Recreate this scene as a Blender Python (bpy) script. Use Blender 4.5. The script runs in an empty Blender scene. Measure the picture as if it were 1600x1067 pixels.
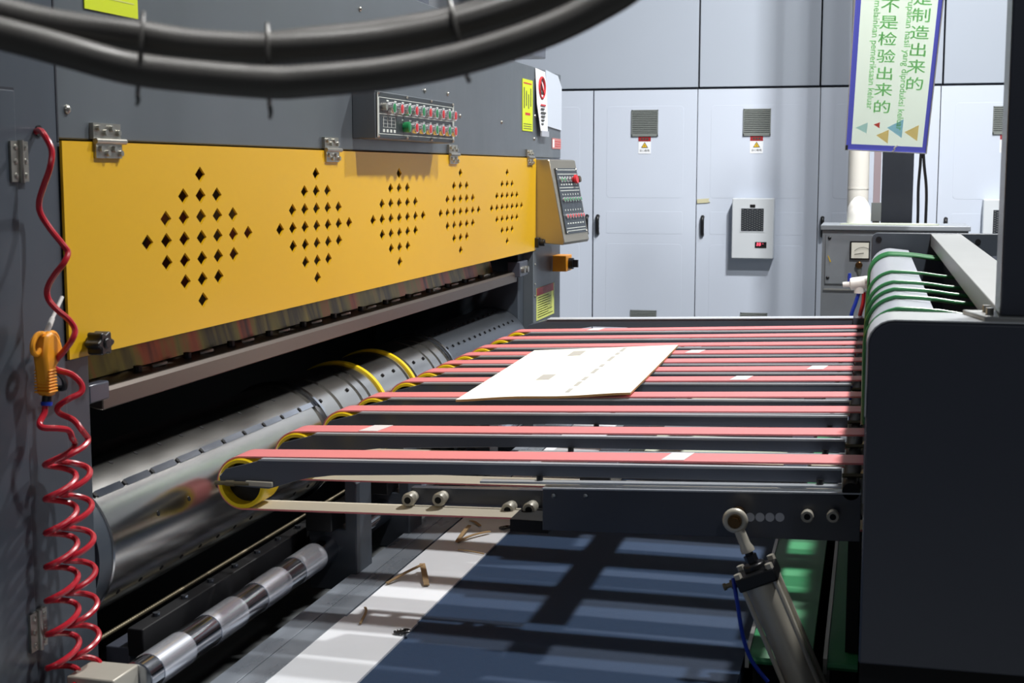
import bpy, bmesh, math, random
from mathutils import Vector, Matrix
random.seed(7)
PI = math.pi
SC = bpy.context.scene
COL = SC.collection

# ------------------------------------------------------------------ camera
cam_d = bpy.data.cameras.new('camera')
cam_d.lens = 50.0; cam_d.sensor_width = 36.0; cam_d.clip_start = 0.05
cam = bpy.data.objects.new('camera', cam_d); COL.objects.link(cam)
cam.location = (0, 0, 1.6)
cam.rotation_euler = (math.radians(90 - 6.85), 0, math.radians(14.2))
cam_d.dof.use_dof = True; cam_d.dof.focus_distance = 5.0; cam_d.dof.aperture_fstop = 9.0
SC.camera = cam

# ------------------------------------------------------------------ world, lamps, exposure
SC.view_settings.view_transform = 'Standard'
SC.view_settings.look = 'None'
SC.view_settings.gamma = 1.0
SC.view_settings.use_curve_mapping = False
SC.view_settings.exposure = 0.0

def make_world():
    w = bpy.data.worlds.new('hall'); SC.world = w; w.use_nodes = True
    nt = w.node_tree; bg = nt.nodes['Background']
    tc = nt.nodes.new('ShaderNodeTexCoord'); sp = nt.nodes.new('ShaderNodeSeparateXYZ')
    rp = nt.nodes.new('ShaderNodeValToRGB')
    mp = nt.nodes.new('ShaderNodeMapRange')
    mp.inputs['From Min'].default_value = -1; mp.inputs['From Max'].default_value = 1
    nt.links.new(tc.outputs['Generated'], sp.inputs[0])
    nt.links.new(sp.outputs['Z'], mp.inputs['Value'])
    nt.links.new(mp.outputs[0], rp.inputs[0])
    nt.links.new(rp.outputs[0], bg.inputs['Color'])
    e = rp.color_ramp.elements
    e[0].position = 0.0; e[0].color = (0.03, 0.035, 0.045, 1)
    e[1].position = 1.0; e[1].color = (0.26, 0.30, 0.38, 1)
    m = rp.color_ramp.elements.new(0.48); m.color = (0.10, 0.11, 0.13, 1)
    m = rp.color_ramp.elements.new(0.62); m.color = (0.42, 0.46, 0.54, 1)
    bg.inputs['Strength'].default_value = 0.20
make_world()

def area(name, loc, target, sx, sy, watts, col=(1, 0.985, 0.96), spread=180):
    d = bpy.data.lights.new(name, 'AREA'); d.shape = 'RECTANGLE'; d.size = sx; d.size_y = sy
    d.energy = watts; d.color = col; d.spread = math.radians(spread)
    o = bpy.data.objects.new(name, d); COL.objects.link(o); o.location = loc
    o.rotation_euler = (Vector(target) - Vector(loc)).to_track_quat('-Z', 'Y').to_euler()
    return o
# two hall lamps under the roof, then three unseen lamps added as fill
area('hall_or_fill_lamp', (1.0, 3.7, 6.0), (-0.8, 4.6, 0.5), 0.3, 0.25, 250)
area('hall_or_fill_lamp', (1.0, 7.7, 6.0), (-0.7, 5.2, 0.5), 0.3, 0.25, 330)
area('hall_or_fill_lamp', (1.0, 5.7, 6.0), (-0.6, 10.5, 1.0), 0.3, 0.25, 95, spread=84)  # unseen fill, narrowed onto the cabinets and kept off the bed
area('hall_or_fill_lamp', (1.6, -4.0, 5.0), (-0.4, 4.0, 1.0), 0.3, 0.25, 30)  # unseen fill added behind the camera for camera-facing sides
area('hall_or_fill_lamp', (-0.5, 1.3, 5.0), (-0.48, 1.12, 1.7), 0.3, 0.3, 7, spread=44)  # unseen narrow lamp added above the hoses to brighten their tops

# ------------------------------------------------------------------ materials
def lin(c):
    c = c / 255.0
    return c / 12.92 if c <= 0.04045 else ((c + 0.055) / 1.055) ** 2.4
def rgb(r, g, b): return (lin(r), lin(g), lin(b), 1)

def mat(name, col, rough=0.5, metal=0.0, spec=0.5, noise=0.0, nscale=6.0, bump=0.0, bscale=80.0, stretch=(1, 1, 1), emit=None, coat=0.0, nrough=0.0):
    m = bpy.data.materials.new(name); m.use_nodes = True
    nt = m.node_tree; b = nt.nodes['Principled BSDF']
    b.inputs['Base Color'].default_value = col
    b.inputs['Roughness'].default_value = rough
    b.inputs['Metallic'].default_value = metal
    b.inputs['Specular IOR Level'].default_value = spec
    b.inputs['Coat Weight'].default_value = coat
    if emit:
        b.inputs['Emission Color'].default_value = emit[0]; b.inputs['Emission Strength'].default_value = emit[1]
    tc = nt.nodes.new('ShaderNodeTexCoord'); mp = nt.nodes.new('ShaderNodeMapping')
    mp.inputs['Scale'].default_value = stretch
    nt.links.new(tc.outputs['Object'], mp.inputs[0])
    if noise > 0 or nrough > 0:
        n = nt.nodes.new('ShaderNodeTexNoise'); n.inputs['Scale'].default_value = nscale; n.inputs['Detail'].default_value = 6
        nt.links.new(mp.outputs[0], n.inputs['Vector'])
    if noise > 0:
        mx = nt.nodes.new('ShaderNodeMixRGB'); mx.blend_type = 'MIX'
        d = tuple(c * (1 - noise) for c in col[:3]) + (1,); l = tuple(min(1, c * (1 + noise)) for c in col[:3]) + (1,)
        mx.inputs[1].default_value = d; mx.inputs[2].default_value = l
        nt.links.new(n.outputs[0], mx.inputs[0]); nt.links.new(mx.outputs[0], b.inputs['Base Color'])
    if nrough > 0:
        mr = nt.nodes.new('ShaderNodeMapRange')
        mr.inputs['From Min'].default_value = 0.3; mr.inputs['From Max'].default_value = 0.7
        mr.inputs['To Min'].default_value = max(0.02, rough - nrough); mr.inputs['To Max'].default_value = rough + nrough
        nt.links.new(n.outputs[0], mr.inputs[0]); nt.links.new(mr.outputs[0], b.inputs['Roughness'])
    if bump > 0:
        n2 = nt.nodes.new('ShaderNodeTexNoise'); n2.inputs['Scale'].default_value = bscale
        nt.links.new(mp.outputs[0], n2.inputs['Vector'])
        bp = nt.nodes.new('ShaderNodeBump'); bp.inputs['Strength'].default_value = bump; bp.inputs['Distance'].default_value = 0.002
        nt.links.new(n2.outputs[0], bp.inputs['Height']); nt.links.new(bp.outputs[0], b.inputs['Normal'])
    return m

M = {}
M['cover'] = mat('grey_machine_paint', rgb(84, 91, 97), 0.36, 0.0, 0.6, noise=0.32, nscale=4.0, stretch=(1, 1, .3), nrough=0.08)
M['frame'] = mat('slate_machine_paint', rgb(66, 73, 82), 0.36, 0.0, 0.5, noise=0.3, nscale=3.5, stretch=(1, 1, .35))
M['yellow'] = mat('yellow_guard_paint', rgb(218, 171, 24), 0.36, 0.0, 0.4, noise=0.05, nscale=1.5)
M['arm'] = mat('dark_conveyor_paint', rgb(88, 94, 107), 0.22, 0.0, 0.6, noise=0.08, nscale=5)
M['plate'] = mat('dark_side_plate_paint', rgb(68, 72, 83), 0.26, 0.0, 0.55, noise=0.06, nscale=4)
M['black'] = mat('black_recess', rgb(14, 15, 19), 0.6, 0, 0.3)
M['blackpl'] = mat('black_plastic', rgb(20, 21, 24), 0.35, 0, 0.5)
M['rubber'] = mat('black_rubber_hose', rgb(64, 62, 59), 0.46, 0, 0.6, noise=0.25, nscale=14, nrough=0.1)
M['chrome'] = mat('polished_roller_steel', rgb(196, 200, 208), 0.16, 1.0, 0.5, noise=0.12, nscale=5, stretch=(1, .3, 1), nrough=0.08)
M['cylsteel'] = mat('worn_cylinder_steel', rgb(204, 203, 200), 0.22, 1.0, 0.5, noise=0.1, nscale=3, stretch=(3, 1, 3), nrough=0.03)
M['cyldark'] = mat('dark_cylinder_steel', rgb(120, 126, 134), 0.34, 1.0, 0.5, noise=0.15, nscale=5)
M['steel'] = mat('brushed_steel', rgb(178, 176, 168), 0.32, 0.9, 0.5, noise=0.1, nscale=9)
M['zinc'] = mat('zinc_plate', rgb(170, 168, 160), 0.35, 0.85, 0.5, noise=0.15, nscale=20)
M['alum'] = mat('milled_aluminium', rgb(170, 171, 168), 0.36, 0.4, 0.5, noise=0.06, nscale=8)
M['whitemetal'] = mat('white_coated_sheet', rgb(178, 182, 192), 0.34, 0.2, 0.5, noise=0.04, nscale=5)
M['console'] = mat('satin_console_steel', rgb(176, 168, 150), 0.3, 0.9, 0.5, noise=0.06, nscale=6)
M['beltred'] = mat('pink_red_belt', rgb(228, 134, 136), 0.5, 0, 0.4, noise=0.06, nscale=10)
M['beltcream'] = mat('cream_belt_back', rgb(222, 214, 196), 0.6, 0, 0.3)
M['beltjoint'] = mat('pale_belt_joint', rgb(226, 220, 222), 0.5)
M['rim'] = mat('yellow_pulley_rim', rgb(250, 214, 22), 0.35, 0, 0.5)
M['brown'] = mat('mottled_brown_metal', rgb(96, 72, 44), 0.25, 0.75, 0.5, noise=0.55, nscale=2.2, stretch=(1, 2.4, 0.4))  # brown metal of small knobs and pins, mottled at random
M['beam'] = mat('brown_grey_beam', rgb(98, 90, 84), 0.4, 0.55, 0.5, noise=0.12, nscale=4)
M['deck'] = mat('smeared_deck_steel', rgb(136, 144, 154), 0.32, 0.25, 0.5, noise=0.3, nscale=5, stretch=(3, 1, 1), nrough=0.12)
M['bluebelt'] = mat('navy_conveyor_belt', rgb(44, 64, 92), 0.7, 0, 0.3, noise=0.1, nscale=60, bump=0.4, bscale=500)
M['whitestrip'] = mat('white_guide_strip', rgb(232, 236, 242), 0.4, 0, 0.4, noise=0.05, nscale=7)
M['board'] = mat('white_paperboard', rgb(250, 248, 236), 0.7, 0, 0.2)
M['boardedge'] = mat('brown_board_edge', rgb(176, 140, 92), 0.8)
M['printgrey'] = mat('faint_grey_print', rgb(186, 184, 178), 0.7)
M['scrap'] = mat('brown_board_scrap', rgb(170, 142, 104), 0.8, noise=0.2, nscale=30)
M['red'] = mat('red_air_hose', rgb(184, 26, 44), 0.28, 0, 0.6)
M['orange'] = mat('orange_plastic', rgb(240, 158, 34), 0.4)
M['blue'] = mat('blue_plastic', rgb(28, 58, 170), 0.35)
M['white'] = mat('white_plastic', rgb(238, 238, 234), 0.4)
M['green'] = mat('green_round_cord', rgb(52, 128, 76), 0.35, 0, 0.6)
M['greenbelt'] = mat('green_flat_belt', rgb(64, 150, 100), 0.45, 0, 0.5, noise=0.12, nscale=8)
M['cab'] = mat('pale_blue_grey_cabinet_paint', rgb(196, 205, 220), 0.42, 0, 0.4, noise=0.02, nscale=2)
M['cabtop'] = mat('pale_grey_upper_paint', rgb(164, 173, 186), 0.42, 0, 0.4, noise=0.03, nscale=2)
M['seam'] = mat('dark_seam', rgb(26, 32, 44), 0.7)
M['vent'] = mat('grey_green_vent_plastic', rgb(120, 126, 124), 0.5)
M['acwhite'] = mat('cool_white_casing', rgb(206, 212, 218), 0.4)
M['mesh'] = mat('grey_filter_mesh', rgb(108, 112, 112), 0.5, 0.4)
M['gbox'] = mat('grey_hammered_paint', rgb(146, 152, 160), 0.42, 0.2, 0.5, noise=0.12, nscale=10)
M['pipe'] = mat('cream_pipe', rgb(204, 202, 196), 0.45, noise=0.05, nscale=4)
M['blackcol'] = mat('black_column_paint', rgb(26, 30, 38), 0.4, 0, 0.5, noise=0.2, nscale=20)
M['pinkgrey'] = mat('dusty_pink_grey_profile', rgb(150, 136, 142), 0.4, 0.3)
M['signgreen'] = mat('pale_mint_sign', rgb(226, 240, 226), 0.4)
M['signframe'] = mat('violet_sign_border', rgb(84, 88, 172), 0.4)
M['signtext'] = mat('green_sign_text', rgb(112, 182, 120), 0.5)
M['edgesheet'] = mat('pale_end_sheet_paint', rgb(196, 205, 218), 0.4)
M['rollerglint'] = mat('painted_roller_glint', rgb(236, 240, 250), 0.25, 0.8, 0.5)  # bright colour for belt reflections painted onto the lower roller
M['litedge'] = mat('lit_edge_paint', rgb(196, 202, 210), 0.35, 0.1, 0.5)  # pale colour paints overhead light onto up-facing edges of dark parts
M['litrim'] = mat('lit_rim_paint', rgb(192, 196, 200), 0.35, 0.0, 0.5)  # pale colour paints overhead light onto the dark cover's top
M['beige'] = mat('beige_tape', rgb(196, 192, 160), 0.6)
M['lime'] = mat('lime_yellow_label', rgb(206, 222, 24), 0.5)
M['lime2'] = mat('dull_yellow_label', rgb(206, 214, 110), 0.5)
M['ink'] = mat('dark_print', rgb(60, 62, 58), 0.6)
M['inkred'] = mat('red_ink', rgb(196, 42, 48), 0.5)
M['paper'] = mat('white_paper', rgb(232, 236, 242), 0.6)
M['darkred'] = mat('dark_red_header', rgb(150, 24, 34), 0.5)
M['warn'] = mat('warning_yellow', rgb(226, 186, 34), 0.5)
M['salmon'] = mat('salmon_plate', rgb(196, 122, 118), 0.45)
M['btn_green'] = mat('green_button', rgb(30, 128, 74), 0.3)
M['btn_red'] = mat('red_button', rgb(196, 36, 44), 0.3)
M['btn_ring'] = mat('chrome_button_ring', rgb(222, 222, 224), 0.2, 0.8)
M['panelface'] = mat('black_anodised_face', rgb(42, 48, 52), 0.4, 0, 0.5)
M['panelgrey'] = mat('grey_anodised_face', rgb(58, 65, 72), 0.4, 0.1, 0.5)
M['line'] = mat('white_engraved_line', rgb(206, 212, 206), 0.5)
M['led'] = mat('red_lit_digits', rgb(230, 60, 80), 0.5, emit=((1, 0.12, 0.2, 1), 2.0))
M['floor'] = mat('grey_epoxy_floor', rgb(110, 114, 116), 0.45, noise=0.1, nscale=2)
M['wall'] = mat('pale_hall_wall', rgb(190, 196, 204), 0.7, noise=0.03, nscale=2)
M['palegreen'] = mat('pale_green_board', rgb(186, 194, 176), 0.6, noise=0.06, nscale=20)
M['goldrod'] = mat('dull_brass', rgb(120, 112, 92), 0.5, 0.6)
M['castgrey'] = mat('cast_grey', rgb(188, 184, 172), 0.42, 0.25, noise=0.12, nscale=16)

def streak_mat():
    m = bpy.data.materials.new('painted_reflection_plate'); m.use_nodes = True  # streak colours paint in reflections of the yellow guard and red hose
    nt = m.node_tree; b = nt.nodes['Principled BSDF']; b.inputs['Metallic'].default_value = 0.9; b.inputs['Roughness'].default_value = 0.3
    tc = nt.nodes.new('ShaderNodeTexCoord'); mp = nt.nodes.new('ShaderNodeMapping'); mp.inputs['Scale'].default_value = (1, 5.5, 0.8)
    n = nt.nodes.new('ShaderNodeTexNoise'); n.inputs['Scale'].default_value = 1.0; n.inputs['Detail'].default_value = 5
    r = nt.nodes.new('ShaderNodeValToRGB'); e = r.color_ramp.elements
    e[0].position = .32; e[0].color = rgb(26, 22, 20); e[1].position = .72; e[1].color = rgb(176, 146, 54)
    for p, c in ((.42, rgb(156, 68, 30)), (.5, rgb(120, 100, 34)), (.6, rgb(66, 48, 26))):
        q = r.color_ramp.elements.new(p); q.color = c
    nt.links.new(tc.outputs['Object'], mp.inputs[0]); nt.links.new(mp.outputs[0], n.inputs['Vector'])
    nt.links.new(n.outputs[0], r.inputs[0]); nt.links.new(r.outputs[0], b.inputs['Base Color'])
    return m
M['streak'] = streak_mat()
def sheet_mat(name, col):
    m = bpy.data.materials.new(name); m.use_nodes = True; nt = m.node_tree
    out = nt.nodes['Material Output']; nt.nodes.remove(nt.nodes['Principled BSDF'])
    a = nt.nodes.new('ShaderNodeBsdfDiffuse'); t = nt.nodes.new('ShaderNodeBsdfTranslucent'); x = nt.nodes.new('ShaderNodeMixShader')
    a.inputs['Color'].default_value = col; t.inputs['Color'].default_value = col; x.inputs[0].default_value = 0.5
    nt.links.new(a.outputs[0], x.inputs[1]); nt.links.new(t.outputs[0], x.inputs[2]); nt.links.new(x.outputs[0], out.inputs[0])
    return m
M['signgreen'] = sheet_mat('pale_mint_sign_sheet', rgb(228, 242, 228))
M['signframe'] = sheet_mat('violet_sign_sheet', rgb(84, 88, 176))
M['signtext'] = sheet_mat('green_sign_ink', rgb(200, 246, 198))
M['tri_blue'] = sheet_mat('sky_blue_print', rgb(176, 222, 246))
M['tri_teal'] = sheet_mat('pale_teal_print', rgb(206, 238, 240))
M['tri_orange'] = sheet_mat('sand_orange_print', rgb(252, 224, 160))
M['tri_red'] = sheet_mat('red_print', rgb(226, 100, 92))
M['signwhite'] = sheet_mat('white_sign_sheet', rgb(240, 242, 246))

# ------------------------------------------------------------------ mesh builder
def catmull(pts, n=6):
    P = [Vector(p) for p in pts]
    if len(P) < 3: return P
    Q = [P[0] * 2 - P[1]] + P + [P[-1] * 2 - P[-2]]
    out = []
    for i in range(1, len(Q) - 2):
        p0, p1, p2, p3 = Q[i - 1], Q[i], Q[i + 1], Q[i + 2]
        for k in range(n):
            t = k / n
            out.append(0.5 * ((2 * p1) + (p2 - p0) * t + (2 * p0 - 5 * p1 + 4 * p2 - p3) * t * t + (3 * p1 - p0 - 3 * p2 + p3) * t ** 3))
    out.append(P[-1]); return out

class MB:
    def __init__(s): s.v = []; s.f = []; s.mi = []; s.T = None
    def add(s, vs, fs, mi=0):
        b = len(s.v)
        for p in vs:
            p = Vector(p)
            if s.T is not None: p = s.T @ p
            s.v.append(p)
        for f in fs: s.f.append(tuple(b + i for i in f)); s.mi.append(mi)
        return s
    def box(s, x0, x1, y0, y1, z0, z1, mi=0):
        return s.add([(x0, y0, z0), (x1, y0, z0), (x1, y1, z0), (x0, y1, z0), (x0, y0, z1), (x1, y0, z1), (x1, y1, z1), (x0, y1, z1)],
                     [(0, 3, 2, 1), (4, 5, 6, 7), (0, 1, 5, 4), (1, 2, 6, 5), (2, 3, 7, 6), (3, 0, 4, 7)], mi)
    def prism(s, poly, axis, a, b, mi=0):
        def pt(u, w, t):
            return {'x': (t, u, w), 'y': (u, t, w), 'z': (u, w, t)}[axis]
        n = len(poly)
        vs = [pt(u, w, a) for u, w in poly] + [pt(u, w, b) for u, w in poly]
        fs = [tuple(range(n))[::-1], tuple(range(n, 2 * n))] + [(i, (i + 1) % n, n + (i + 1) % n, n + i) for i in range(n)]
        return s.add(vs, fs, mi)
    def tube(s, pts, r, seg=10, closed=False, caps=True, mi=0):
        P = [Vector(p) for p in pts]; n = len(P)
        R = r if isinstance(r, (list, tuple)) else [r] * n
        T = []
        for i in range(n):
            a = P[(i - 1) % n] if (closed or i > 0) else P[0]
            b = P[(i + 1) % n] if (closed or i < n - 1) else P[-1]
            t = (b - a); T.append(t.normalized() if t.length > 1e-9 else Vector((0, 0, 1)))
        up = Vector((0, 0, 1)) if abs(T[0].z) < 0.9 else Vector((1, 0, 0))
        N = (up - T[0] * up.dot(T[0])).normalized()
        vs = []
        for i in range(n):
            N = (N - T[i] * N.dot(T[i]))
            N = N.normalized() if N.length > 1e-6 else Vector((1, 0, 0))
            B = T[i].cross(N)
            for k in range(seg):
                a = 2 * PI * k / seg
                vs.append(P[i] + (N * math.cos(a) + B * math.sin(a)) * R[i])
        fs = []
        for i in range(n if closed else n - 1):
            j = (i + 1) % n
            for k in range(seg):
                l = (k + 1) % seg
                fs.append((i * seg + k, i * seg + l, j * seg + l, j * seg + k))
        if caps and not closed:
            fs.append(tuple(range(seg))[::-1]); fs.append(tuple((n - 1) * seg + k for k in range(seg)))
        return s.add(vs, fs, mi)
    def cyl(s, p0, p1, r, seg=20, mi=0, r1=None):
        return s.tube([p0, p1], [r, r if r1 is None else r1], seg, mi=mi)
    def lathe(s, prof, c, axis='y', seg=32, mi=0, caps=True):
        # prof: (t along axis, radius), c: point on the axis (absolute t)
        vs = []; n = len(prof)
        for t, r in prof:
            for k in range(seg):
                a = 2 * PI * k / seg; u, w = r * math.cos(a), r * math.sin(a)
                vs.append({'x': (c[0] + t, c[1] + u, c[2] + w), 'y': (c[0] + u, c[1] + t, c[2] + w), 'z': (c[0] + u, c[1] + w, c[2] + t)}[axis])
        fs = []
        for i in range(n - 1):
            for k in range(seg):
                l = (k + 1) % seg
                fs.append((i * seg + k, i * seg + l, (i + 1) * seg + l, (i + 1) * seg + k))
        if caps:
            fs.append(tuple(range(seg))[::-1]); fs.append(tuple((n - 1) * seg + k for k in range(seg)))
        return s.add(vs, fs, mi)
    def sphere(s, c, r, seg=16, mi=0, sx=1, sy=1, sz=1):
        rings = seg // 2
        prof = [(-math.cos(PI * i / rings) * r, max(1e-4, math.sin(PI * i / rings) * r)) for i in range(rings + 1)]
        b = len(s.v); s.lathe(prof, (0, 0, 0), 'z', seg, mi)
        for i in range(b, len(s.v)):
            p = s.v[i]; s.v[i] = Vector((c[0] + p.x * sx, c[1] + p.y * sy, c[2] + p.z * sz))
        return s
    def mesh_from(s, me, Mx, mi=0):
        b = len(s.v)
        for v in me.vertices: s.v.append(Mx @ v.co)
        for p in me.polygons: s.f.append(tuple(b + i for i in p.vertices)); s.mi.append(mi)
        return s
    def build(s, name, mats, parent=None, bevel=0.0, sharp=38, top=False, recalc=True):
        org = Vector((0, 0, 0)); q = parent
        while q is not None: org += Vector(q.location); q = q.parent
        loc = Vector((0, 0, 0))
        if parent is None:
            xs = [p.x for p in s.v]; ys = [p.y for p in s.v]; zs = [p.z for p in s.v]
            loc = Vector(((min(xs) + max(xs)) / 2, (min(ys) + max(ys)) / 2, min(zs))); org = loc
        me = bpy.data.meshes.new(name)
        me.from_pydata([tuple(p - org) for p in s.v], [], s.f)
        mats = mats if isinstance(mats, (list, tuple)) else [mats]
        for m in mats: me.materials.append(M[m] if isinstance(m, str) else m)
        for p, i in zip(me.polygons, s.mi): p.material_index = i
        if recalc:
            bm = bmesh.new(); bm.from_mesh(me); bmesh.ops.recalc_face_normals(bm, faces=bm.faces); bm.to_mesh(me); bm.free()
        me.polygons.foreach_set('use_smooth', [True] * len(me.polygons))
        me.set_sharp_from_angle(angle=math.radians(sharp))
        me.update()
        o = bpy.data.objects.new(name, me); COL.objects.link(o); o.location = loc
        if parent is not None: o.parent = parent
        if bevel > 0:
            b = o.modifiers.new('bevel', 'BEVEL'); b.width = bevel; b.segments = 2; b.limit_method = 'ANGLE'; b.angle_limit = math.radians(50)
        return o

def tag(o, label, cat, group=None):
    o['label'] = label; o['category'] = cat
    if group: o['group'] = group
    return o
def thing(name, loc, label, cat, group=None):
    o = bpy.data.objects.new(name, None); COL.objects.link(o); o.location = loc; o.empty_display_size = 0.05
    return tag(o, label, cat, group)
def structure(o): o['kind'] = 'structure'; return o
def copy_tree(o, parent=None, loc=None):
    c = o.copy(); COL.objects.link(c)
    if parent is not None: c.parent = parent
    if loc is not None: c.location = loc
    for ch in list(o.children): copy_tree(ch, c)
    return c

def flat_mesh(polys, depth):
    """one outline with holes, extruded: returns a mesh in local XY"""
    cu = bpy.data.curves.new('outline', 'CURVE'); cu.dimensions = '2D'; cu.fill_mode = 'BOTH'; cu.extrude = depth / 2
    for poly in polys:
        sp = cu.splines.new('POLY'); sp.points.add(len(poly) - 1)
        for i, (x, y) in enumerate(poly): sp.points[i].co = (x, y, 0, 1)
        sp.use_cyclic_u = True
    o = bpy.data.objects.new('outline', cu); COL.objects.link(o)
    dg = bpy.context.evaluated_depsgraph_get()
    me = bpy.data.meshes.new_from_object(o.evaluated_get(dg))
    bpy.data.objects.remove(o); return me
def text_mesh(body, size, align='LEFT', depth=0.0, offset=0.0, spacing=1.0):
    cu = bpy.data.curves.new('lettering', 'FONT'); cu.body = body; cu.size = size; cu.align_x = align; cu.align_y = 'CENTER'
    cu.extrude = depth; cu.offset = offset; cu.resolution_u = 4; cu.space_character = spacing
    o = bpy.data.objects.new('lettering', cu); COL.objects.link(o)
    dg = bpy.context.evaluated_depsgraph_get()
    me = bpy.data.meshes.new_from_object(o.evaluated_get(dg))
    bpy.data.objects.remove(o); return me
def frame_mx(o, u, v):
    u = Vector(u).normalized(); v = Vector(v).normalized(); n = u.cross(v)
    return Matrix(((u.x, v.x, n.x, o[0]), (u.y, v.y, n.y, o[1]), (u.z, v.z, n.z, o[2]), (0, 0, 0, 1)))
def round_rect(x0, x1, y0, y1, r, n=5, corners=(1, 1, 1, 1)):
    out = []
    for (cx, cy, a0, k) in ((x1 - r, y1 - r, 0, 0), (x0 + r, y1 - r, 90, 1), (x0 + r, y0 + r, 180, 2), (x1 - r, y0 + r, 270, 3)):
        if corners[k]:
            for i in range(n + 1):
                a = math.radians(a0 + 90 * i / n); out.append((cx + r * math.cos(a), cy + r * math.sin(a)))
        else:
            out.append(((x1, x0, x0, x1)[k], (y1, y1, y0, y0)[k]))
    return out

# ================================================================== setting
structure(MB().box(-7, 6, -2, 12, -0.05, 0.0).build('floor', 'floor'))
structure(MB().box(-7, 6, 11.3, 11.4, 0.0, 4.2).build('wall_back', 'wall'))

# ================================================================== electrical cabinets along the back
YC = 10.5
def warning_sign(parent, cx, z1):
    b = MB()
    b.box(cx - .046, cx + .046, YC - .0035, YC - .001, z1 - .125, z1, 0)
    b.box(cx - .046, cx + .046, YC - .005, YC - .003, z1 - .035, z1, 1)
    w = b
    w.prism([(cx - .026, z1 - .082), (cx + .026, z1 - .082), (cx, z1 - .040)], 'y', YC - .0055, YC - .003, 3)
    w.prism([(cx - .019, z1 - .078), (cx + .019, z1 - .078), (cx, z1 - .048)], 'y', YC - .0065, YC - .004, 2)
    w.prism([(cx + .004, z1 - .056), (cx - .005, z1 - .068), (cx, z1 - .068), (cx - .003, z1 - .077), (cx + .006, z1 - .065), (cx + .001, z1 - .065)], 'y', YC - .0072, YC - .006, 3)
    w.mesh_from(text_mesh('当心触电', 0.019, 'CENTER'), frame_mx((cx, YC - .0045, z1 - .103), (1, 0, 0), (0, 0, 1)), 3)
    for k in range(3): w.box(cx - .027 + k * .02, cx - .013 + k * .02, YC - .0058, YC - .004, z1 - .026, z1 - .011, 3)
    return w.build('warning_sign', ['paper', 'darkred', 'warn', 'ink'], parent)
def vent_grille(parent, cx, z0, z1, w=.196):
    b = MB(); x0, x1 = cx - w / 2, cx + w / 2
    b.box(x0, x1, YC - .012, YC - .001, z0, z0 + .014).box(x0, x1, YC - .012, YC - .001, z1 - .008, z1)
    b.box(x0, x0 + .006, YC - .012, YC - .001, z0, z1).box(x1 - .006, x1, YC - .012, YC - .001, z0, z1)
    b.box(x0, x1, YC - .003, YC - .001, z0, z1, 1)
    n = max(3, int((z1 - z0) / .0145))
    for k in range(n):
        z = z0 + .014 + (z1 - z0 - .022) * (k + .5) / n
        b.add([(x0, YC - .003, z + .005), (x1, YC - .003, z + .005), (x1, YC - .013, z - .003), (x0, YC - .013, z - .003),
               (x0, YC - .003, z + .002), (x1, YC - .003, z + .002), (x1, YC - .013, z - .006), (x0, YC - .013, z - .006)],
              [(0, 1, 2, 3), (4, 7, 6, 5), (3, 2, 6, 7), (0, 3, 7, 4), (1, 5, 6, 2)])
    return b.build('vent_grille', ['vent', 'seam'], parent)
def cabinet(x0, x1, doors, label, group):
    """doors: (xa, xb, handle_x, has_vent)"""
    t = thing('electrical_cabinet', ((x0 + x1) / 2, YC + .3, 0), label, 'electrical cabinet', group)
    MB().box(x0 + .004, x1 - .004, YC + .022, YC + .62, 0.0, 2.188).build('body', 'seam', t)
    for xa, xb, hx, vc in doors:
        d = MB()
        d.box(xa + .003, xb - .003, YC, YC + .022, 0.12, 2.187)
        d.prism(round_rect(xa + .10, xb - .10, 1.40, 2.07, .03), 'y', YC - .0009, YC + .001)
        d.prism(round_rect(xa + .10, xb - .10, 1.135, 1.30, .012), 'y', YC - .0009, YC + .001)
        d.prism(round_rect(xa + .10, xb - .10, 0.20, 1.06, .03), 'y', YC - .0009, YC + .001)
        dd = d.build('door', 'cab', t, bevel=.0025)
        h = MB().tube(catmull([(hx, YC - .002, 1.262), (hx, YC - .026, 1.248), (hx, YC - .028, 1.19), (hx, YC - .024, 1.142), (hx, YC - .002, 1.132)], 5), .0135, 10)
        h.cyl((hx, YC, 1.262), (hx, YC - .02, 1.262), .014, 12)
        h.build('handle', 'blackpl', dd)
        if vc is not None:
            vent_grille(dd, vc, 1.85, 2.043); warning_sign(dd, vc, 1.849); vent_grille(dd, vc + .005, .47, .565)
    MB().box(x0 + .004, x1 - .004, YC + .01, YC + .03, 0.0, 0.115).build('plinth', 'seam', t)
    return t
G = 'pale cabinets in the row along the back'
cabA = cabinet(-2.86, -1.262, [(-2.86, -2.035, -2.075, -2.45), (-2.031, -1.262, -1.993, -1.648)], 'wide pale blue-grey double-door cabinet beside the machine end, left of the row', G)
cabB = cabinet(-1.262, -0.388, [(-1.262, -0.388, -1.212, -0.832)], 'pale single-door cabinet with a complete white air conditioner on its door', G)
cabC = cabinet(-0.388, 0.435, [(-0.388, 0.435, -0.352, None)], 'pale cabinet mostly hidden behind the black column and hanging sign', G)
cabD = cabinet(0.435, 1.34, [(0.435, 1.34, 0.497, 0.885)], 'rightmost pale cabinet, partly behind the dark upright post', G)
G2 = 'blank upper cabinet boxes above the cabinet row'
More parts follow.
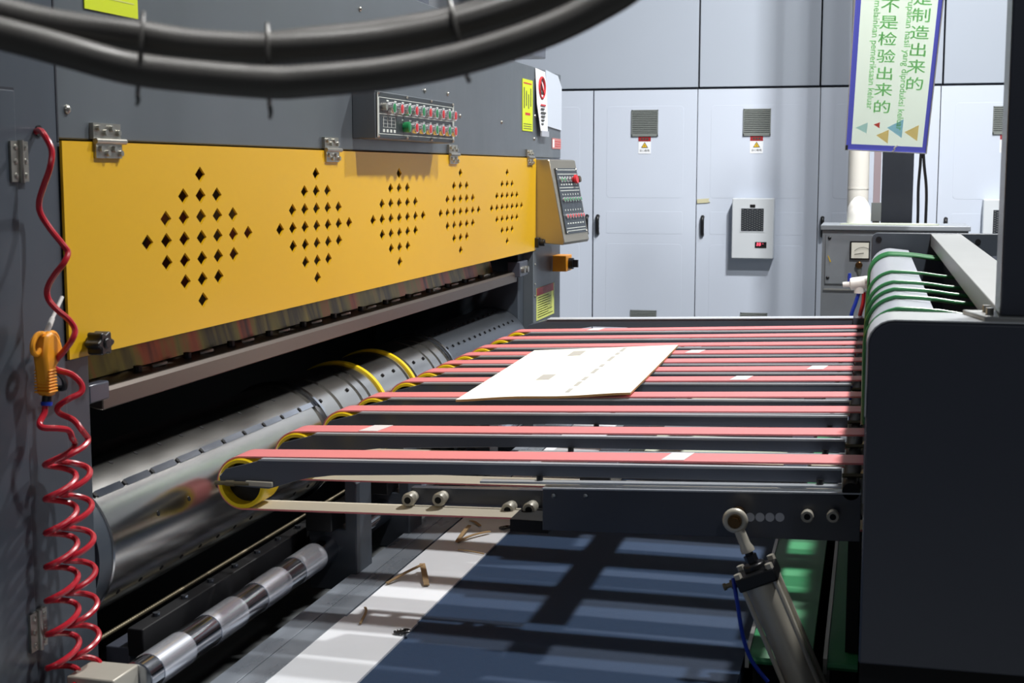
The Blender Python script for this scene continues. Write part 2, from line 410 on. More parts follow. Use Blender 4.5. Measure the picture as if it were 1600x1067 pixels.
for x0, x1, lb in ((-2.86, -1.256, 'blank pale upper box above the double-door cabinet'), (-1.256, -0.392, 'blank pale upper box above the cabinet with the whole air conditioner'),
                   (-0.392, 0.445, 'blank pale upper box behind the hanging sign'), (0.445, 1.34, 'blank pale upper box right of the hanging sign')):
    t = thing('upper_cabinet', ((x0 + x1) / 2, YC + .3, 2.19), lb, 'cabinet', G2)
    MB().box(x0 + .005, x1 - .005, YC + .02, YC + .62, 2.191, 3.6).build('body', 'seam', t)
    MB().box(x0 + .0055, x1 - .0055, YC, YC + .02, 2.203, 3.6).build('front_panel', 'cabtop', t, bevel=.003)

def air_conditioner(x0, label):
    z0, z1, w = .969, 1.403, .297
    t = thing('cabinet_air_conditioner', (x0 + w / 2, YC - .06, z0), label, 'air conditioner', 'white air conditioners on the cabinet doors')
    x1 = x0 + w
    MB().prism(round_rect(x0, x1, z0, z1, .008), 'y', YC - .13, YC - .0021).build('casing', 'acwhite', t, bevel=.006)
    g = MB(); gx0, gx1, gz0, gz1 = x0 + .066, x0 + .226, 1.168, 1.33
    g.box(gx0 - .008, gx1 + .008, YC - .134, YC - .129, gz0 - .008, gz1 + .004, 0)
    g.box(gx0, gx1, YC - .136, YC - .133, gz0, gz1, 2)
    for r in range(10):
        for c in range(9):
            x = gx0 + .006 + c * .0172; z = gz0 + .006 + r * .0158 + (.008 if c % 2 else 0)
            if z + .007 < gz1: g.box(x, x + .011, YC - .1385, YC - .135, z, z + .006, 1)
    g.build('intake_grille', ['acwhite', 'mesh', 'seam'], t)
    MB().box(x0 + .128, x0 + .165, YC - .135, YC - .1295, 1.336, 1.358).build('badge', 'blackpl', t)
    d = MB().box(x0 + .168, x0 + .250, YC - .134, YC - .1295, 1.048, 1.09, 0)
    D = d.build('display', ['blackpl'], t)
    l = MB()
    for k in range(2):
        xx = x0 + .181 + k * .017
        l.box(xx, xx + .011, YC - .1352, YC - .1338, 1.080, 1.083).box(xx, xx + .011, YC - .1352, YC - .1338, 1.066, 1.069)
        l.box(xx, xx + .003, YC - .1352, YC - .1338, 1.060, 1.083).box(xx + .008, xx + .011, YC - .1352, YC - .1338, 1.066, 1.083)
    l.box(x0 + .222, x0 + .226, YC - .1352, YC - .1338, 1.076, 1.08)
    l.build('digits', 'led', D)
    return t
air_conditioner(-0.987, 'white cabinet air conditioner with red digits, seen whole on a cabinet door')
air_conditioner(0.738, 'white cabinet air conditioner partly hidden behind the dark upright post')
tape = MB().prism([(-1.255, 1.392), (-1.165, 1.398), (-1.172, 1.383), (-1.158, 1.372), (-1.182, 1.366), (-1.255, 1.362)], 'y', YC - .0075, YC - .005)
tag(tape.build('tape_scrap', 'beige'), 'torn pale beige tape stuck across the cabinet seam', 'tape')

# ================================================================== printing machine
mach = thing('printing_machine', (-2.0, 4.8, 0), 'large dark grey printing machine with a long yellow perforated guard and steel cylinder', 'machine')
XF = -1.652
# near side frame, with an access door
sf = MB().box(-2.6, XF, 1.0, 2.668, 0.0, 2.5).box(-2.6, XF - .006, 2.668, 2.768, 0.0, 1.66)
sframe = sf.build('side_frame', 'frame', mach, bevel=.003)
MB().box(XF - .002, XF + .0012, 1.3, 2.5165, 0.04, 1.7625).build('door_gap', 'seam', mach)
dr = MB().box(XF, XF + .006, 1.3, 2.511, 0.05, 1.757).build('access_door', 'frame', mach, bevel=.002)
for zc in (1.618, 0.66):
    h = MB().box(XF + .004, XF + .011, 2.484, 2.513, zc - .04, zc + .04).box(XF, XF + .009, 2.519, 2.546, zc - .04, zc + .04)
    h.cyl((XF + .012, 2.516, zc - .042), (XF + .012, 2.516, zc + .042), .006, 10)
    hh = h.build('door_hinge', 'zinc', mach)
    for dz in (-.028, 0, .028):
        for yy in (2.499, 2.533):
            MB().sphere((XF + .011, yy, zc + dz), .006, 8, sx=.6).build('screw', 'steel', hh)
# groove lines of the frame plates
MB().box(XF - .002, XF + .0012, 2.6665, 2.6715, 1.66, 2.22).build('seam_gap', 'seam', mach)
# upper cover
cv = MB().prism([(2.6705, 1.665), (7.6, 1.665), (7.6, 2.112), (5.85, 2.112), (5.85, 2.224), (2.6705, 2.224)], 'x', -2.6, XF)
cover = cv.build('upper_cover', 'cover', mach, bevel=.004)
MB().box(-2.6, -1.95, 2.7, 6.2, 2.224, 2.62).build('upper_housing', 'plate', mach, bevel=.006)
for y, z in ((2.707, 1.728), (4.493, 2.126), (5.184, 1.898), (5.485, 1.902), (5.656, 1.822), (6.331, 1.818), (6.976, 1.757), (6.99, 1.87), (7.0, 2.06)):
    MB().sphere((XF + .001, y, z), .010 if y < 4 else .0085, 10, sx=.8).build('cover_screw', 'steel', cover)
# yellow guard with five groups of diamond holes
DY, DZ = .0465 * 1.0, .0528
out = [[(2.673, 1.201), (6.993, 1.201), (6.993, 1.662), (2.673, 1.662)]]
for yc in (3.301, 4.073, 4.858, 5.640, 6.412):
    for r in range(-3, 4):
        n = 4 - abs(r)
        for k in range(-(n - 1), n):
            y = yc + k * .0927; z = 1.432 + r * .0528
            out.append([(y - .0275, z), (y, z - .0200), (y + .0275, z), (y, z + .0200)])
gm = flat_mesh(out, .006)
gd = MB(); gd.mesh_from(gm, frame_mx((XF + .004, 0, 0), (0, 1, 0), (0, 0, 1)))
guard = gd.build('guard_door', 'yellow', mach, recalc=False)
b = MB().box(XF - .002, XF + .0015, 2.669, 6.996, 1.1985, 1.2012).build('guard_edge_seal', 'seam', guard)
kb = MB()
pts = []
for i in range(36):
    a = 2 * PI * i / 36; r = .0235 + .0045 * math.cos(6 * a); pts.append((2.748 + r * math.cos(a) * 1.25, 1.229 + r * math.sin(a)))
kb.prism(pts, 'x', XF + .016, XF + .052); kb.cyl((XF + .006, 2.748, 1.229), (XF + .02, 2.748, 1.229), .014, 12)
kb.cyl((XF + .05, 2.748, 1.229), (XF + .056, 2.748, 1.229), .012, 12)
kb.build('star_knob', 'blackpl', guard, bevel=.003)
for yc in (2.852, 4.200, 5.530, 6.855):
    w = .058
    h = MB().box(XF, XF + .010, yc - w, yc + w, 1.668, 1.703).box(XF + .007, XF + .013, yc - w + .004, yc + w - .002, 1.627, 1.660)
    h.cyl((XF + .014, yc - w, 1.664), (XF + .014, yc + w + .012, 1.664), .0065, 10)
    hh = h.build('guard_hinge', 'zinc', mach)
    for zz, xx in ((1.692, .010), (1.684, .010), (1.650, .013), (1.641, .013)):
        pass
    for i, dy in enumerate((-.042, -.014, .014, .042)):
        dz = .004 if i % 2 == 0 else -.005
        MB().cyl((XF + .008, yc + dy, 1.688 + dz), (XF + .018, yc + dy, 1.688 + dz), .0068, 8).build('hinge_bolt', 'steel', hh)
        MB().cyl((XF + .011, yc + dy + .003, 1.643 + dz), (XF + .021, yc + dy + .003, 1.643 + dz), .0068, 8).build('hinge_bolt', 'steel', hh)
# far end frame
MB().box(-2.6, XF, 7.0, 7.6, 0.0, 1.664).box(-2.6, -1.70, 6.84, 7.0, 0.0, 1.664).build('end_frame', 'frame', mach, bevel=.003)
pt = MB().box(XF - .05, XF + .004, 6.955, 7.02, 0.0, 1.2)
pst = pt.build('end_post', 'cover', mach, bevel=.003)
for z in (1.13, 1.03, .97):
    MB().sphere((XF + .005, 6.985, z), .007, 8, sx=.7).build('post_bolt', 'steel', pst)
# dark interior
MB().box(-2.6, -2.45, 2.768, 6.84, 0.0, 1.664).build('interior_back', 'black', mach)
# plate under the guard with reflections painted into its colour, beam, beam bolts
MB().prism([(-1.73, 1.64), (-1.79, 1.40), (-1.80, 1.25), (-1.765, 1.115), (-1.785, 1.115), (-1.82, 1.25), (-1.81, 1.40), (-1.75, 1.64)], 'y', 2.83, 6.6).build('doctor_plate', 'streak', mach)
bm_ = MB().prism([(-1.680, 1.101), (-1.688, 1.109), (-1.80, 1.112), (-1.80, 1.085), (-1.70, 1.062), (-1.680, 1.060)], 'y', 2.86, 6.74)
beam = bm_.build('cross_beam', 'beam', mach, bevel=.003)
for k in range(13):
    y = 3.12 + k * .262
    MB().cyl((-1.735, y, 1.111), (-1.735, y, 1.126), .011, 8).build('beam_bolt', 'blackpl', beam)
    MB().tube(catmull([(-1.745, y + .09, 1.112), (-1.725, y + .12, 1.118), (-1.745, y + .15, 1.113)], 3), .006, 6).build('weld_bead', 'steel', beam)
MB().box(-1.73, -1.662, 2.775, 2.86, 1.088, 1.130).build('beam_bracket', 'plate', mach, bevel=.004)
br = MB().box(-1.72, -1.655, 6.70, 6.86, 1.085, 1.16).build('beam_bracket', 'plate', mach, bevel=.004)
for y in (6.745, 6.815): MB().cyl((-1.657, y, 1.118), (-1.640, y, 1.118), .016, 12).build('bracket_bolt', 'steel', br)
lt = MB().box(-1.66, -1.625, 6.965, 7.02, 1.215, 1.265).cyl((-1.63, 7.0, 1.24), (-1.60, 7.0, 1.24), .018, 12)
lt.build('guard_latch', 'blackpl', mach, bevel=.003)
# main cylinder
CX, CZ, CR = -1.835, .7325, .1875
cy = MB()
prof = [(2.83, CR - .03), (2.832, CR - .003)]
def seg_(a, b_, r): prof.extend([(a, r), (b_, r)])
grooves = [4.145, 4.331, 4.520, 4.600, 5.020, 5.110, 5.338, 5.442, 5.540]
y0 = 2.835
for g in grooves:
    seg_(y0, g - .012, CR); seg_(g - .0115, g + .0115, CR - .014); y0 = g + .012
seg_(y0, 6.835, CR)
cy.lathe(prof, (CX, 0, CZ), 'y', 72, 0)
cyl_o = cy.build('print_cylinder', 'cylsteel', mach)
MB().lathe([(2.775, .02), (2.775, CR - .005), (2.835, CR - .005)], (CX, 0, CZ), 'y', 64, 0, caps=False).build('cylinder_end', 'frame', cyl_o)
MB().lathe([(5.56, CR + .001), (5.56, CR + .0025), (6.834, CR + .0025), (6.834, CR + .001)], (CX, 0, CZ), 'y', 64, 0, caps=False).build('plate_sleeve', 'cyldark', cyl_o)
for y in (4.715, 5.068):
    MB().lathe([(y - .012, CR - .01), (y - .012, CR + .007), (y + .012, CR + .007), (y + .012, CR - .01)], (CX, 0, CZ), 'y', 64, 0, caps=False).build('drive_ring', 'rim', cyl_o)
for y in (4.175, 5.575):
    MB().lathe([(y - .008, CR - .01), (y - .008, CR + .012), (y + .008, CR + .012), (y + .008, CR - .01)], (CX, 0, CZ), 'y', 64, 0, caps=False).build('collar_ring', 'chrome', cyl_o)
def on_cyl(ang, y, r): return Vector((CX + r * math.cos(ang), y, CZ + r * math.sin(ang)))
# clamping bar along the cylinder and rows of small register holes
cb = MB()
a0 = math.radians(45)
for k in range(10):
    y = 2.845 + k * .133
    for (da, r0, r1) in ((0, CR - .002, CR + .003),):
        A = [on_cyl(a0 + d, yy, rr) for yy in (y + .008, y + .122) for d in (-.045, .045) for rr in (r0, r1)]
        cb.add(A, [(0, 1, 3, 2), (4, 6, 7, 5), (0, 4, 5, 1), (2, 3, 7, 6), (1, 5, 7, 3), (0, 2, 6, 4)])
cb.build('clamp_bar', 'chrome', cyl_o)
hl = MB()
rows = [(45, 2.846, 4.10, .133, 0), (66, 2.9, 4.10, .12, 0), (-35, 2.90, 6.6, .105, 0), (14, 3.05, 4.1, .16, 0), (45, 4.22, 5.5, .12, 0), (45, 5.62, 6.8, .085, .0025), (72, 5.62, 6.8, .085, .0025)]
for ang, ya, yb, st, lift in rows:
    a = math.radians(ang); y = ya
    while y < yb:
        if all(abs(y - g) > .03 for g in grooves + [4.715, 5.068]):
            n = on_cyl(a, 0, 1) - on_cyl(a, 0, 0); p = on_cyl(a, y, CR + lift - .004)
            hl.cyl(p, p + Vector((n.x, 0, n.z)) * .005 if lift == 0 and ang != 45 else p + Vector((n.x, 0, n.z)) * .0085, .0065, 8)
        y += st
ho = hl.build('register_holes', 'black', cyl_o); ho['kind'] = 'stuff'
# lower chrome roller on two support blocks, rail and threaded rod
RX, RZ, RR = -1.498, .519, .039
ro = MB().lathe([(2.645, RR - .004), (2.647, RR), (6.8, RR), (6.802, RR - .004)], (RX, 0, RZ), 'y', 40).build('lower_roller', 'chrome', mach)
for k, y in enumerate((2.70, 2.98, 3.25, 3.50)):
    MB().lathe([(y, RR + .0002), (y, RR + .0014), (y + .15, RR + .0014), (y + .15, RR + .0002)], (RX, 0, RZ), 'y', 40, caps=False).build('roller_glint_band', 'rollerglint', ro)  # thin bands stand for reflected lit stripes, no separate sleeves
gbar = MB().box(-1.605, -1.565, 2.80, 6.8, .51, .575).build('dark_guide_bar', 'black', mach, bevel=.003)
for k in range(14):
    MB().cyl((-1.585, 2.9 + k * .14, .5745), (-1.585, 2.9 + k * .14, .583), .009, 8).build('bar_bolt', 'cyldark', gbar)
gr = MB().box(-1.66, -1.60, 2.80, 6.8, .47, .53).build('guide_rail', 'plate', mach, bevel=.003)
for k in range(12):
    y = 2.95 + k * .16
    MB().cyl((-1.615, y, .529), (-1.615, y, .541), .010, 8).build('rail_bolt', 'steel', gr)
rod = MB(); rp = []
nT = 340
prof = []
for i in range(nT):
    prof.append((2.78 + i * .0052, .0062 if i % 2 else .0040))
rod.lathe(prof, (-1.70, 0, .528), 'y', 10)
rod.build('threaded_rod', 'goldrod', mach)
for y0_, x_ in ((3.74, 0), (4.22, 0), (5.2, 0)):
    bl = MB().prism([(-1.55, .40), (-1.405, .40), (-1.405, .712), (-1.432, .735), (-1.440, .735), (-1.440, .58), (-1.55, .58)], 'y', y0_, y0_ + .13)
    bo = bl.build('roller_support', 'frame', mach, bevel=.004)
    MB().box(-1.54, -1.46, y0_ - .05, y0_ + .06, .582, .64).build('sensor_head', 'blackpl', bo, bevel=.003)
eb = MB().box(-1.60, -1.49, 2.54, 2.643, .47, .556).build('roller_end_block', 'castgrey', mach, bevel=.004)
MB().cyl((-1.565, 2.53, .515), (-1.565, 2.545, .515), .018, 14).build('end_pin', 'goldrod', eb)
# top-of-machine lamp housing at the far end
MB().box(-2.0, -1.8, 6.7, 7.885, 2.219, 2.31).box(-1.93, -1.87, 6.9, 6.96, 2.112, 2.22).box(-1.93, -1.87, 7.4, 7.46, 2.112, 2.22).build('top_housing', 'plate', mach, bevel=.006)
# white end sheet on the cover
MB().prism([(7.215, 2.112), (7.50, 2.100), (7.598, 2.045), (7.598, 1.815), (7.215, 1.83)], 'x', XF + .0005, XF + .006).build('white_end_sheet', 'edgesheet', mach)

# stickers and notices on the machine
def plate_x(name, y0, y1, z0, z1, mats, label, cat, extra=None, x=XF, d=.003):
    b = MB().box(x + .0008, x + d, y0, y1, z0, z1, 0)
    if extra: extra(b, x + d)
    return tag(b.build(name, mats), label, cat)
def ex_top(b, x):
    for k in range(5): b.box(x - .001, x + .0006, 2.80, 3.0, 1.975 + k * .03, 1.978 + k * .03, 1)
plate_x('warning_label', 2.788, 3.018, 1.945, 2.16, ['lime', 'lime2'], 'wide lime yellow label high on the cover, cut by the black hoses', 'label', ex_top)
def ex_lime(b, x):
    for k in range(4): b.box(x - .001, x + .0006, 6.75 + k * .045, 6.765 + k * .045, 1.90 + .012 * (k % 2), 2.0 - .015 * (k % 3), 1)
    b.box(x - .001, x + .0006, 6.745, 6.91, 2.018, 2.024, 2); b.box(x - .001, x + .0006, 6.78, 6.88, 1.868, 1.88, 2)
    for k in range(3): b.box(x - .001, x + .0006, 6.745, 6.91, 1.802 + k * .011, 1.805 + k * .011, 1)
plate_x('warning_label', 6.725, 6.935, 1.792, 2.04, ['lime', 'ink', 'inkred'], 'narrow lime yellow printed label beside the no-smoking notice', 'label', ex_lime)
ns = MB().add([(XF + .004, 6.99, 2.107), (XF + .004, 7.205, 2.10), (XF + .012, 7.215, 1.95), (XF + .016, 7.215, 1.80), (XF + .022, 7.035, 1.798), (XF + .014, 6.985, 1.93),
               (XF + .002, 6.99, 2.107), (XF + .002, 7.205, 2.10), (XF + .010, 7.215, 1.95), (XF + .014, 7.215, 1.80), (XF + .020, 7.035, 1.798), (XF + .012, 6.985, 1.93)],
              [(0, 5, 2, 1), (5, 4, 3, 2), (6, 7, 8, 11), (11, 8, 9, 10), (0, 1, 7, 6), (1, 2, 8, 7), (2, 3, 9, 8), (3, 4, 10, 9), (4, 5, 11, 10), (5, 0, 6, 11)])
rg = [(XF + .0125, 7.10 + .062 * math.cos(a), 2.015 + .052 * math.sin(a)) for a in [2 * PI * k / 28 for k in range(28)]]
ns.tube(rg, .006, 6, closed=True, mi=1)
ns.tube([(XF + .013, 7.055, 2.05), (XF + .013, 7.145, 1.98)], .005, 6, mi=1)
ns.box(XF + .012, XF + .014, 7.085, 7.135, 1.985, 1.995, 2).box(XF + .012, XF + .014, 7.07, 7.085, 1.99, 2.05, 2)
for k in range(6):
    ns.box(XF + .0165 + k * .0006, XF + .018 + k * .0006, 7.055, 7.055 + (.11, .08, .11, .09, .07, .05)[k], 1.925 - k * .019, 1.933 - k * .019, 1 if k == 0 else 2)
ns.box(XF + .016, XF + .023, 7.05, 7.215, 1.772, 1.80, 3)
tag(ns.build('no_smoking_notice', ['paper', 'inkred', 'ink', 'whitemetal']), 'white no-smoking notice hanging beside the white end sheet', 'notice')
def ex_sal(b, x):
    b.box(x - .001, x + .0008, 7.39, 7.43, 1.722, 1.764, 1)
    for k in range(3): b.box(x - .001, x + .0008, 7.44, 7.585, 1.728 + k * .012, 1.731 + k * .012, 2)
plate_x('type_plate', 7.385, 7.597, 1.715, 1.770, ['salmon', 'paper', 'inkred'], 'small pinkish type plate below the white end sheet', 'plate', ex_sal)
def ex_ins(b, x):
    b.box(x - .001, x + .001, 7.03, 7.42, .965, 1.004, 1)
    for k in range(9):
        for j in range(2):
            b.box(x - .001, x + .0008, 7.05 + .03 * j, 7.05 + random.uniform(.22, .36), .952 - k * .0125, .955 - k * .0125, 2)
plate_x('instruction_plate', 7.025, 7.44, .838, 1.004, ['lime2', 'darkred', 'ink'], 'yellow instruction plate with red header low on the far machine post', 'plate', ex_ins)
sb = thing('rotary_switch', (XF + .03, 7.5, 1.06), 'orange switch box with a black rotary knob under the steel console', 'switch')
MB().box(XF, XF + .075, 7.41, 7.555, 1.065, 1.15).build('switch_box', 'orange', sb, bevel=.003)
MB().cyl((XF + .075, 7.48, 1.105), (XF + .10, 7.48, 1.105), .03, 16).box(XF + .095, XF + .125, 7.47, 7.49, 1.085, 1.125).build('switch_knob', 'blackpl', sb)

# ------------------------------------------------------------------ button box on the cover
bx = thing('button_box', (-1.61, 4.85, 1.70), 'black-faced box with two rows of green and red push buttons above the yellow guard', 'control box')
XB = -1.572
MB().box(XF, XB, 4.408, 5.288, 1.703, 1.858).build('housing', 'cover', bx, bevel=.003)
f = MB().box(XB, XB + .004, 4.418, 5.280, 1.709, 1.853, 0)
for z in (1.720, 1.785, 1.838): f.box(XB + .0035, XB + .0046, 4.43, 5.272, z - .001, z + .001, 1)
for y in (4.43, 5.272): f.box(XB + .0035, XB + .0046, y - .003, y + .003, 1.72, 1.838, 1)
for y in (4.418, 5.28): f.box(XB + .0035, XB + .006, y - .003, y + .003, 1.709, 1.853, 1)
for k in range(4): f.box(XB + .0035, XB + .0044, 4.475 + k * .04, 4.478 + k * .04, 1.742, 1.775, 1)
for k in range(4): f.box(XB + .0035, XB + .0044, 4.47, 4.60, 1.742 + k * .0115, 1.743 + k * .0115, 1)
for k in range(4): f.box(XB + .0035, XB + .0044, 4.47 + k * .036, 4.49 + k * .036, 1.726, 1.736, 1)
fp = f.build('face_plate', ['panelface', 'line'], bx)
for y in (4.424, 4.72, 5.0, 5.274):
    for z in (1.712, 1.850): MB().sphere((XB + .005, y, z), .0055, 8).build('face_screw', 'steel', fp)
MB().cyl((XB + .003, 4.468, 1.808), (XB + .02, 4.468, 1.808), .012, 14).build('key_switch', 'steel', bx)
def push_button(parent, p, nrm, r, l, capmat, ring='btn_ring'):
    p = Vector(p); n = Vector(nrm)
    b_ = MB().tube([p, p + n * l * .7, p + n * l], [r * .92, r, r * .94], 16).build('push_button', ring, parent)
    MB().tube([p + n * l * .85, p + n * (l * 1.03), p + n * (l * 1.08)], [r * .76, r * .76, r * .6], 14).build('button_cap', capmat, b_)
for row, z in ((0, 1.806), (1, 1.748)):
    for k in range(10):
        if row == 1 and k < 2: continue
        y = 4.528 + k * .0795
        push_button(bx, (XB + .004, y, z), (1, 0, 0), .0185 if (row == 1 and k == 2) else .0205, .022, 'btn_green' if k % 2 == 0 else 'btn_red', 'btn_green' if (row == 1 and k == 2) else 'btn_ring')
        MB().box(XB + .0035, XB + .0048, y - .022, y + .0, z + .021, z + .026).build('button_label', 'line', fp)

# ------------------------------------------------------------------ steel operator console
co = thing('operator_console', (-1.58, 7.2, 1.24), 'satin steel operator console with sloping button face at the far machine end', 'control box')
prof = [(XF, 1.24), (-1.508, 1.228), (-1.500, 1.242), (-1.578, 1.650), (-1.588, 1.656), (XF, 1.656)]
hs = MB().prism(prof, 'y', 7.0, 7.40)
for p in hs.v:
    if p.y > 7.2 and p.x > XF + .01: p.x += .048
hs.build('housing', 'console', co, bevel=.003)
u = Vector((.048, .4, 0)).normalized(); v = Vector((-.078, 0, .408)); v = (v - u * v.dot(u)).normalized(); n = u.cross(v)
o3 = Vector((-1.4985, 7.0, 1.246))
def CP(a, b_, c=0.0): return o3 + u * a + v * b_ + n * c
fa = MB()
def slab(m, a0, a1, b0, b1, c0, c1, mi=0):
    m.add([CP(a0, b0, c0), CP(a1, b0, c0), CP(a1, b1, c0), CP(a0, b1, c0), CP(a0, b0, c1), CP(a1, b0, c1), CP(a1, b1, c1), CP(a0, b1, c1)],
          [(0, 3, 2, 1), (4, 5, 6, 7), (0, 1, 5, 4), (1, 2, 6, 5), (2, 3, 7, 6), (3, 0, 4, 7)], mi)
slab(fa, .045, .375, .035, .372, -.001, .003, 0)
for bb in (.048, .062, .150 + .105, .27, .34, .362): slab(fa, .06, .36, bb, bb + .003, .0025, .004, 1)
for r_ in range(2):
    for k in range(7): slab(fa, .085 + k * .04, .105 + k * .04, (.085, .295 - .01)[r_], (.091, .302 - .01)[r_], .0025, .0038, 1)
for r_ in range(3):
    for k in range(7): slab(fa, .085 + k * .04, .093 + k * .04, (.165, .245, .334)[r_] - .012, (.165, .245, .334)[r_] - .004, .0025, .0038, 1)
cf = fa.build('face_plate', ['panelgrey', 'line'], co)
for a_ in (.055, .365):
    for b2 in (.042, .366):
        MB().sphere(CP(a_, b2, .004), .005, 8).build('face_screw', 'steel', cf)
for k in range(7):
    a_ = .085 + k * .043
    push_button(co, CP(a_, .210, .003), n, .0125, .010, 'btn_green')
    push_button(co, CP(a_, .125, .003), n, .0125, .010, 'btn_red')
for k, cm in enumerate(('btn_green', 'btn_green', 'blackpl', 'blackpl')):
    push_button(co, CP(.09 + k * .048, .312, .003), n, .013, .011, cm)
MB().tube([CP(.29, .312, .003), CP(.29, .312, .014), CP(.29, .312, .016), CP(.29, .312, .028)], [.014, .014, .024, .022], 18).build('stop_button', 'btn_red', co)
MB().tube([CP(.34, .312, .003), CP(.34, .312, .014), CP(.34, .312, .016), CP(.34, .312, .028)], [.012, .012, .018, .016], 18).build('stop_button', 'brown', co)

# ================================================================== belt lanes
YL = [3.287, 3.651, 4.011, 4.287, 4.633, 4.881, 5.113, 5.366, 5.623, 5.926, 6.224]
PCX, PCZ, PR = -1.551, .803, .070
def lane():
    t = thing('belt_conveyor_lane', (-.8, 0, .74), '', 'conveyor belt', 'belt lanes side by side across the conveyor')
    a = MB().prism([(-1.485, .868), (-1.50, .866), (-1.588, .842), (-1.606, .822), (-1.603, .800), (-1.47, .796), (-1.407, .817), (-1.366, .829), (-1.296, .840), (-.912, .862), (-.052, .888), (-.052, .918)], 'y', 0.0, .009)
    arm = a.build('support_arm', 'arm', t, bevel=.0015)
    MB().prism([(-1.485, .868), (-.052, .918), (-.052, .923), (-1.490, .873), (-1.50, .868)], 'y', -.001, .0165).build('lit_slide_rail', 'litedge', t)  # light on the arm's top edge put into a pale strip
    l = MB().prism([(-.905, .848), (-.052, .882), (-.052, .887), (-.905, .853)], 'y', -.028, .001)
    lip = l.build('lower_lip', 'litedge', arm)
    for x, z in ((-.76, .868), (-.10, .893)):
        MB().cyl((x, -.011, z - .010), (x, -.011, z + .004), .008, 10).build('arm_bolt', 'blackpl', arm)
    # belt loop: outer pink, inner cream
    th = .0045; y0, y1 = .018, .116
    RXC, RZC, RR_ = .055, .8555, .081
    path = []
    for i in range(25):
        an = math.radians(90 + 180 * i / 24); path.append((PCX + math.cos(an) * PR, PCZ + math.sin(an) * PR, math.cos(an), math.sin(an)))
    for i in range(25):
        an = math.radians(-90 + 180 * i / 24); path.append((RXC + math.cos(an) * RR_, RZC + math.sin(an) * RR_, math.cos(an), math.sin(an)))
    bl = MB(); n_ = len(path)
    vs = []
    for (x, z, nx, nz) in path:
        vs += [(x - nx * th, y0, z - nz * th), (x - nx * th, y1, z - nz * th), (x, y0, z), (x, y1, z)]
    fo, fi = [], []
    for i in range(n_):
        j = (i + 1) % n_
        fi.append((4 * i, 4 * i + 1, 4 * j + 1, 4 * j)); fo.append((4 * i + 2, 4 * j + 2, 4 * j + 3, 4 * i + 3))
        fo.append((4 * i, 4 * j, 4 * j + 2, 4 * i + 2)); fo.append((4 * i + 1, 4 * i + 3, 4 * j + 3, 4 * j + 1))
    bl.add(vs, fo, 0); bl.f += [tuple(f_) for f_ in fi]; bl.mi += [1] * len(fi)
    bl.build('belt', ['beltred', 'beltcream'], t)
    # pulley with yellow rims
    r = PR - th - .0005
    pu = MB().lathe([(.010, r - .003), (.013, r), (.110, r), (.116, r - .004), (.116, r - .011), (.010, r - .011), (.010, r - .003)], (PCX, 0, PCZ), 'y', 40, 0, caps=False).build('pulley', 'rim', t)
    MB().lathe([(.05, .005), (.05, r - .011), (.09, r - .011), (.09, .005)], (PCX, 0, PCZ), 'y', 32, 0, caps=False).build('hub', 'blackpl', pu)
    MB().lathe([(.05, .02), (.09, .02)], (RXC, 0, RZC), 'y', 20).lathe([(.03, RR_ - th - .0005), (.112, RR_ - th - .0005)], (RXC, 0, RZC), 'y', 32).build('tail_pulley', 'steel', t)
    MB().box(-1.53, -1.456, -.010, 0.0, .803, .816).build('tension_bracket', 'castgrey', t, bevel=.002)
    MB().cyl((-1.615, -.006, .806), (-1.52, -.006, .808), .0055, 8).cyl((-1.585, -.006, .8065), (-1.562, -.006, .807), .008, 6).build('tension_bolt', 'goldrod', t)
    MB().cyl((-.052, .03, .900), (.0, .03, .902), .0055, 8).build('end_rod', 'goldrod', t)
    return t
ln = lane()
names = ['nearest pink belt lane, its whole yellow-rimmed pulley visible at the machine', 'second pink belt lane from the camera side', 'third pink belt lane from the camera side',
         'fourth pink belt lane, carrying the near edge of the paperboard sheet', 'fifth pink belt lane, the one right behind the sheet\'s near edge', 'sixth pink belt lane, under the near half of the sheet',
         'seventh pink belt lane, under the middle of the sheet', 'eighth pink belt lane, under the far half of the sheet', 'ninth pink belt lane, just beyond the far edge of the sheet',
         'tenth pink belt lane, second from the far rail', 'farthest pink belt lane, next to the bare far rail']
SPL = {0: (-.438,), 1: (-1.336,), 5: (-.17,), 4: (-.407,), 7: (-.649,), 10: (-1.202,)}
for i, y in enumerate(YL):
    o = ln if i == 0 else copy_tree(ln)
    o.location = (-.8, y, .74); o['label'] = names[i]
def bt(x): return .873 + (x - PCX) * (.9365 - .873) / (.055 - PCX)
lanes = [o for o in COL.objects if o.name.startswith('belt_conveyor_lane')]
lanes.sort(key=lambda o: o.location.y)
bpy.context.view_layer.update()
for i, xs in SPL.items():
    for x in xs:
        b = MB().add([(x - .035, YL[i] + .024, bt(x - .035) + .0004), (x + .02, YL[i] + .024, bt(x + .02) + .0004), (x + .035, YL[i] + .117, bt(x + .035) + .0004), (x - .02, YL[i] + .117, bt(x - .02) + .0004),
                      (x - .035, YL[i] + .024, bt(x - .035) + .0014), (x + .02, YL[i] + .024, bt(x + .02) + .0014), (x + .035, YL[i] + .117, bt(x + .035) + .0014), (x - .02, YL[i] + .117, bt(x - .02) + .0014)],
                     [(0, 3, 2, 1), (4, 5, 6, 7), (0, 1, 5, 4), (1, 2, 6, 5), (2, 3, 7, 6), (3, 0, 4, 7)])
        b.build('belt_joint', 'beltjoint', lanes[i])

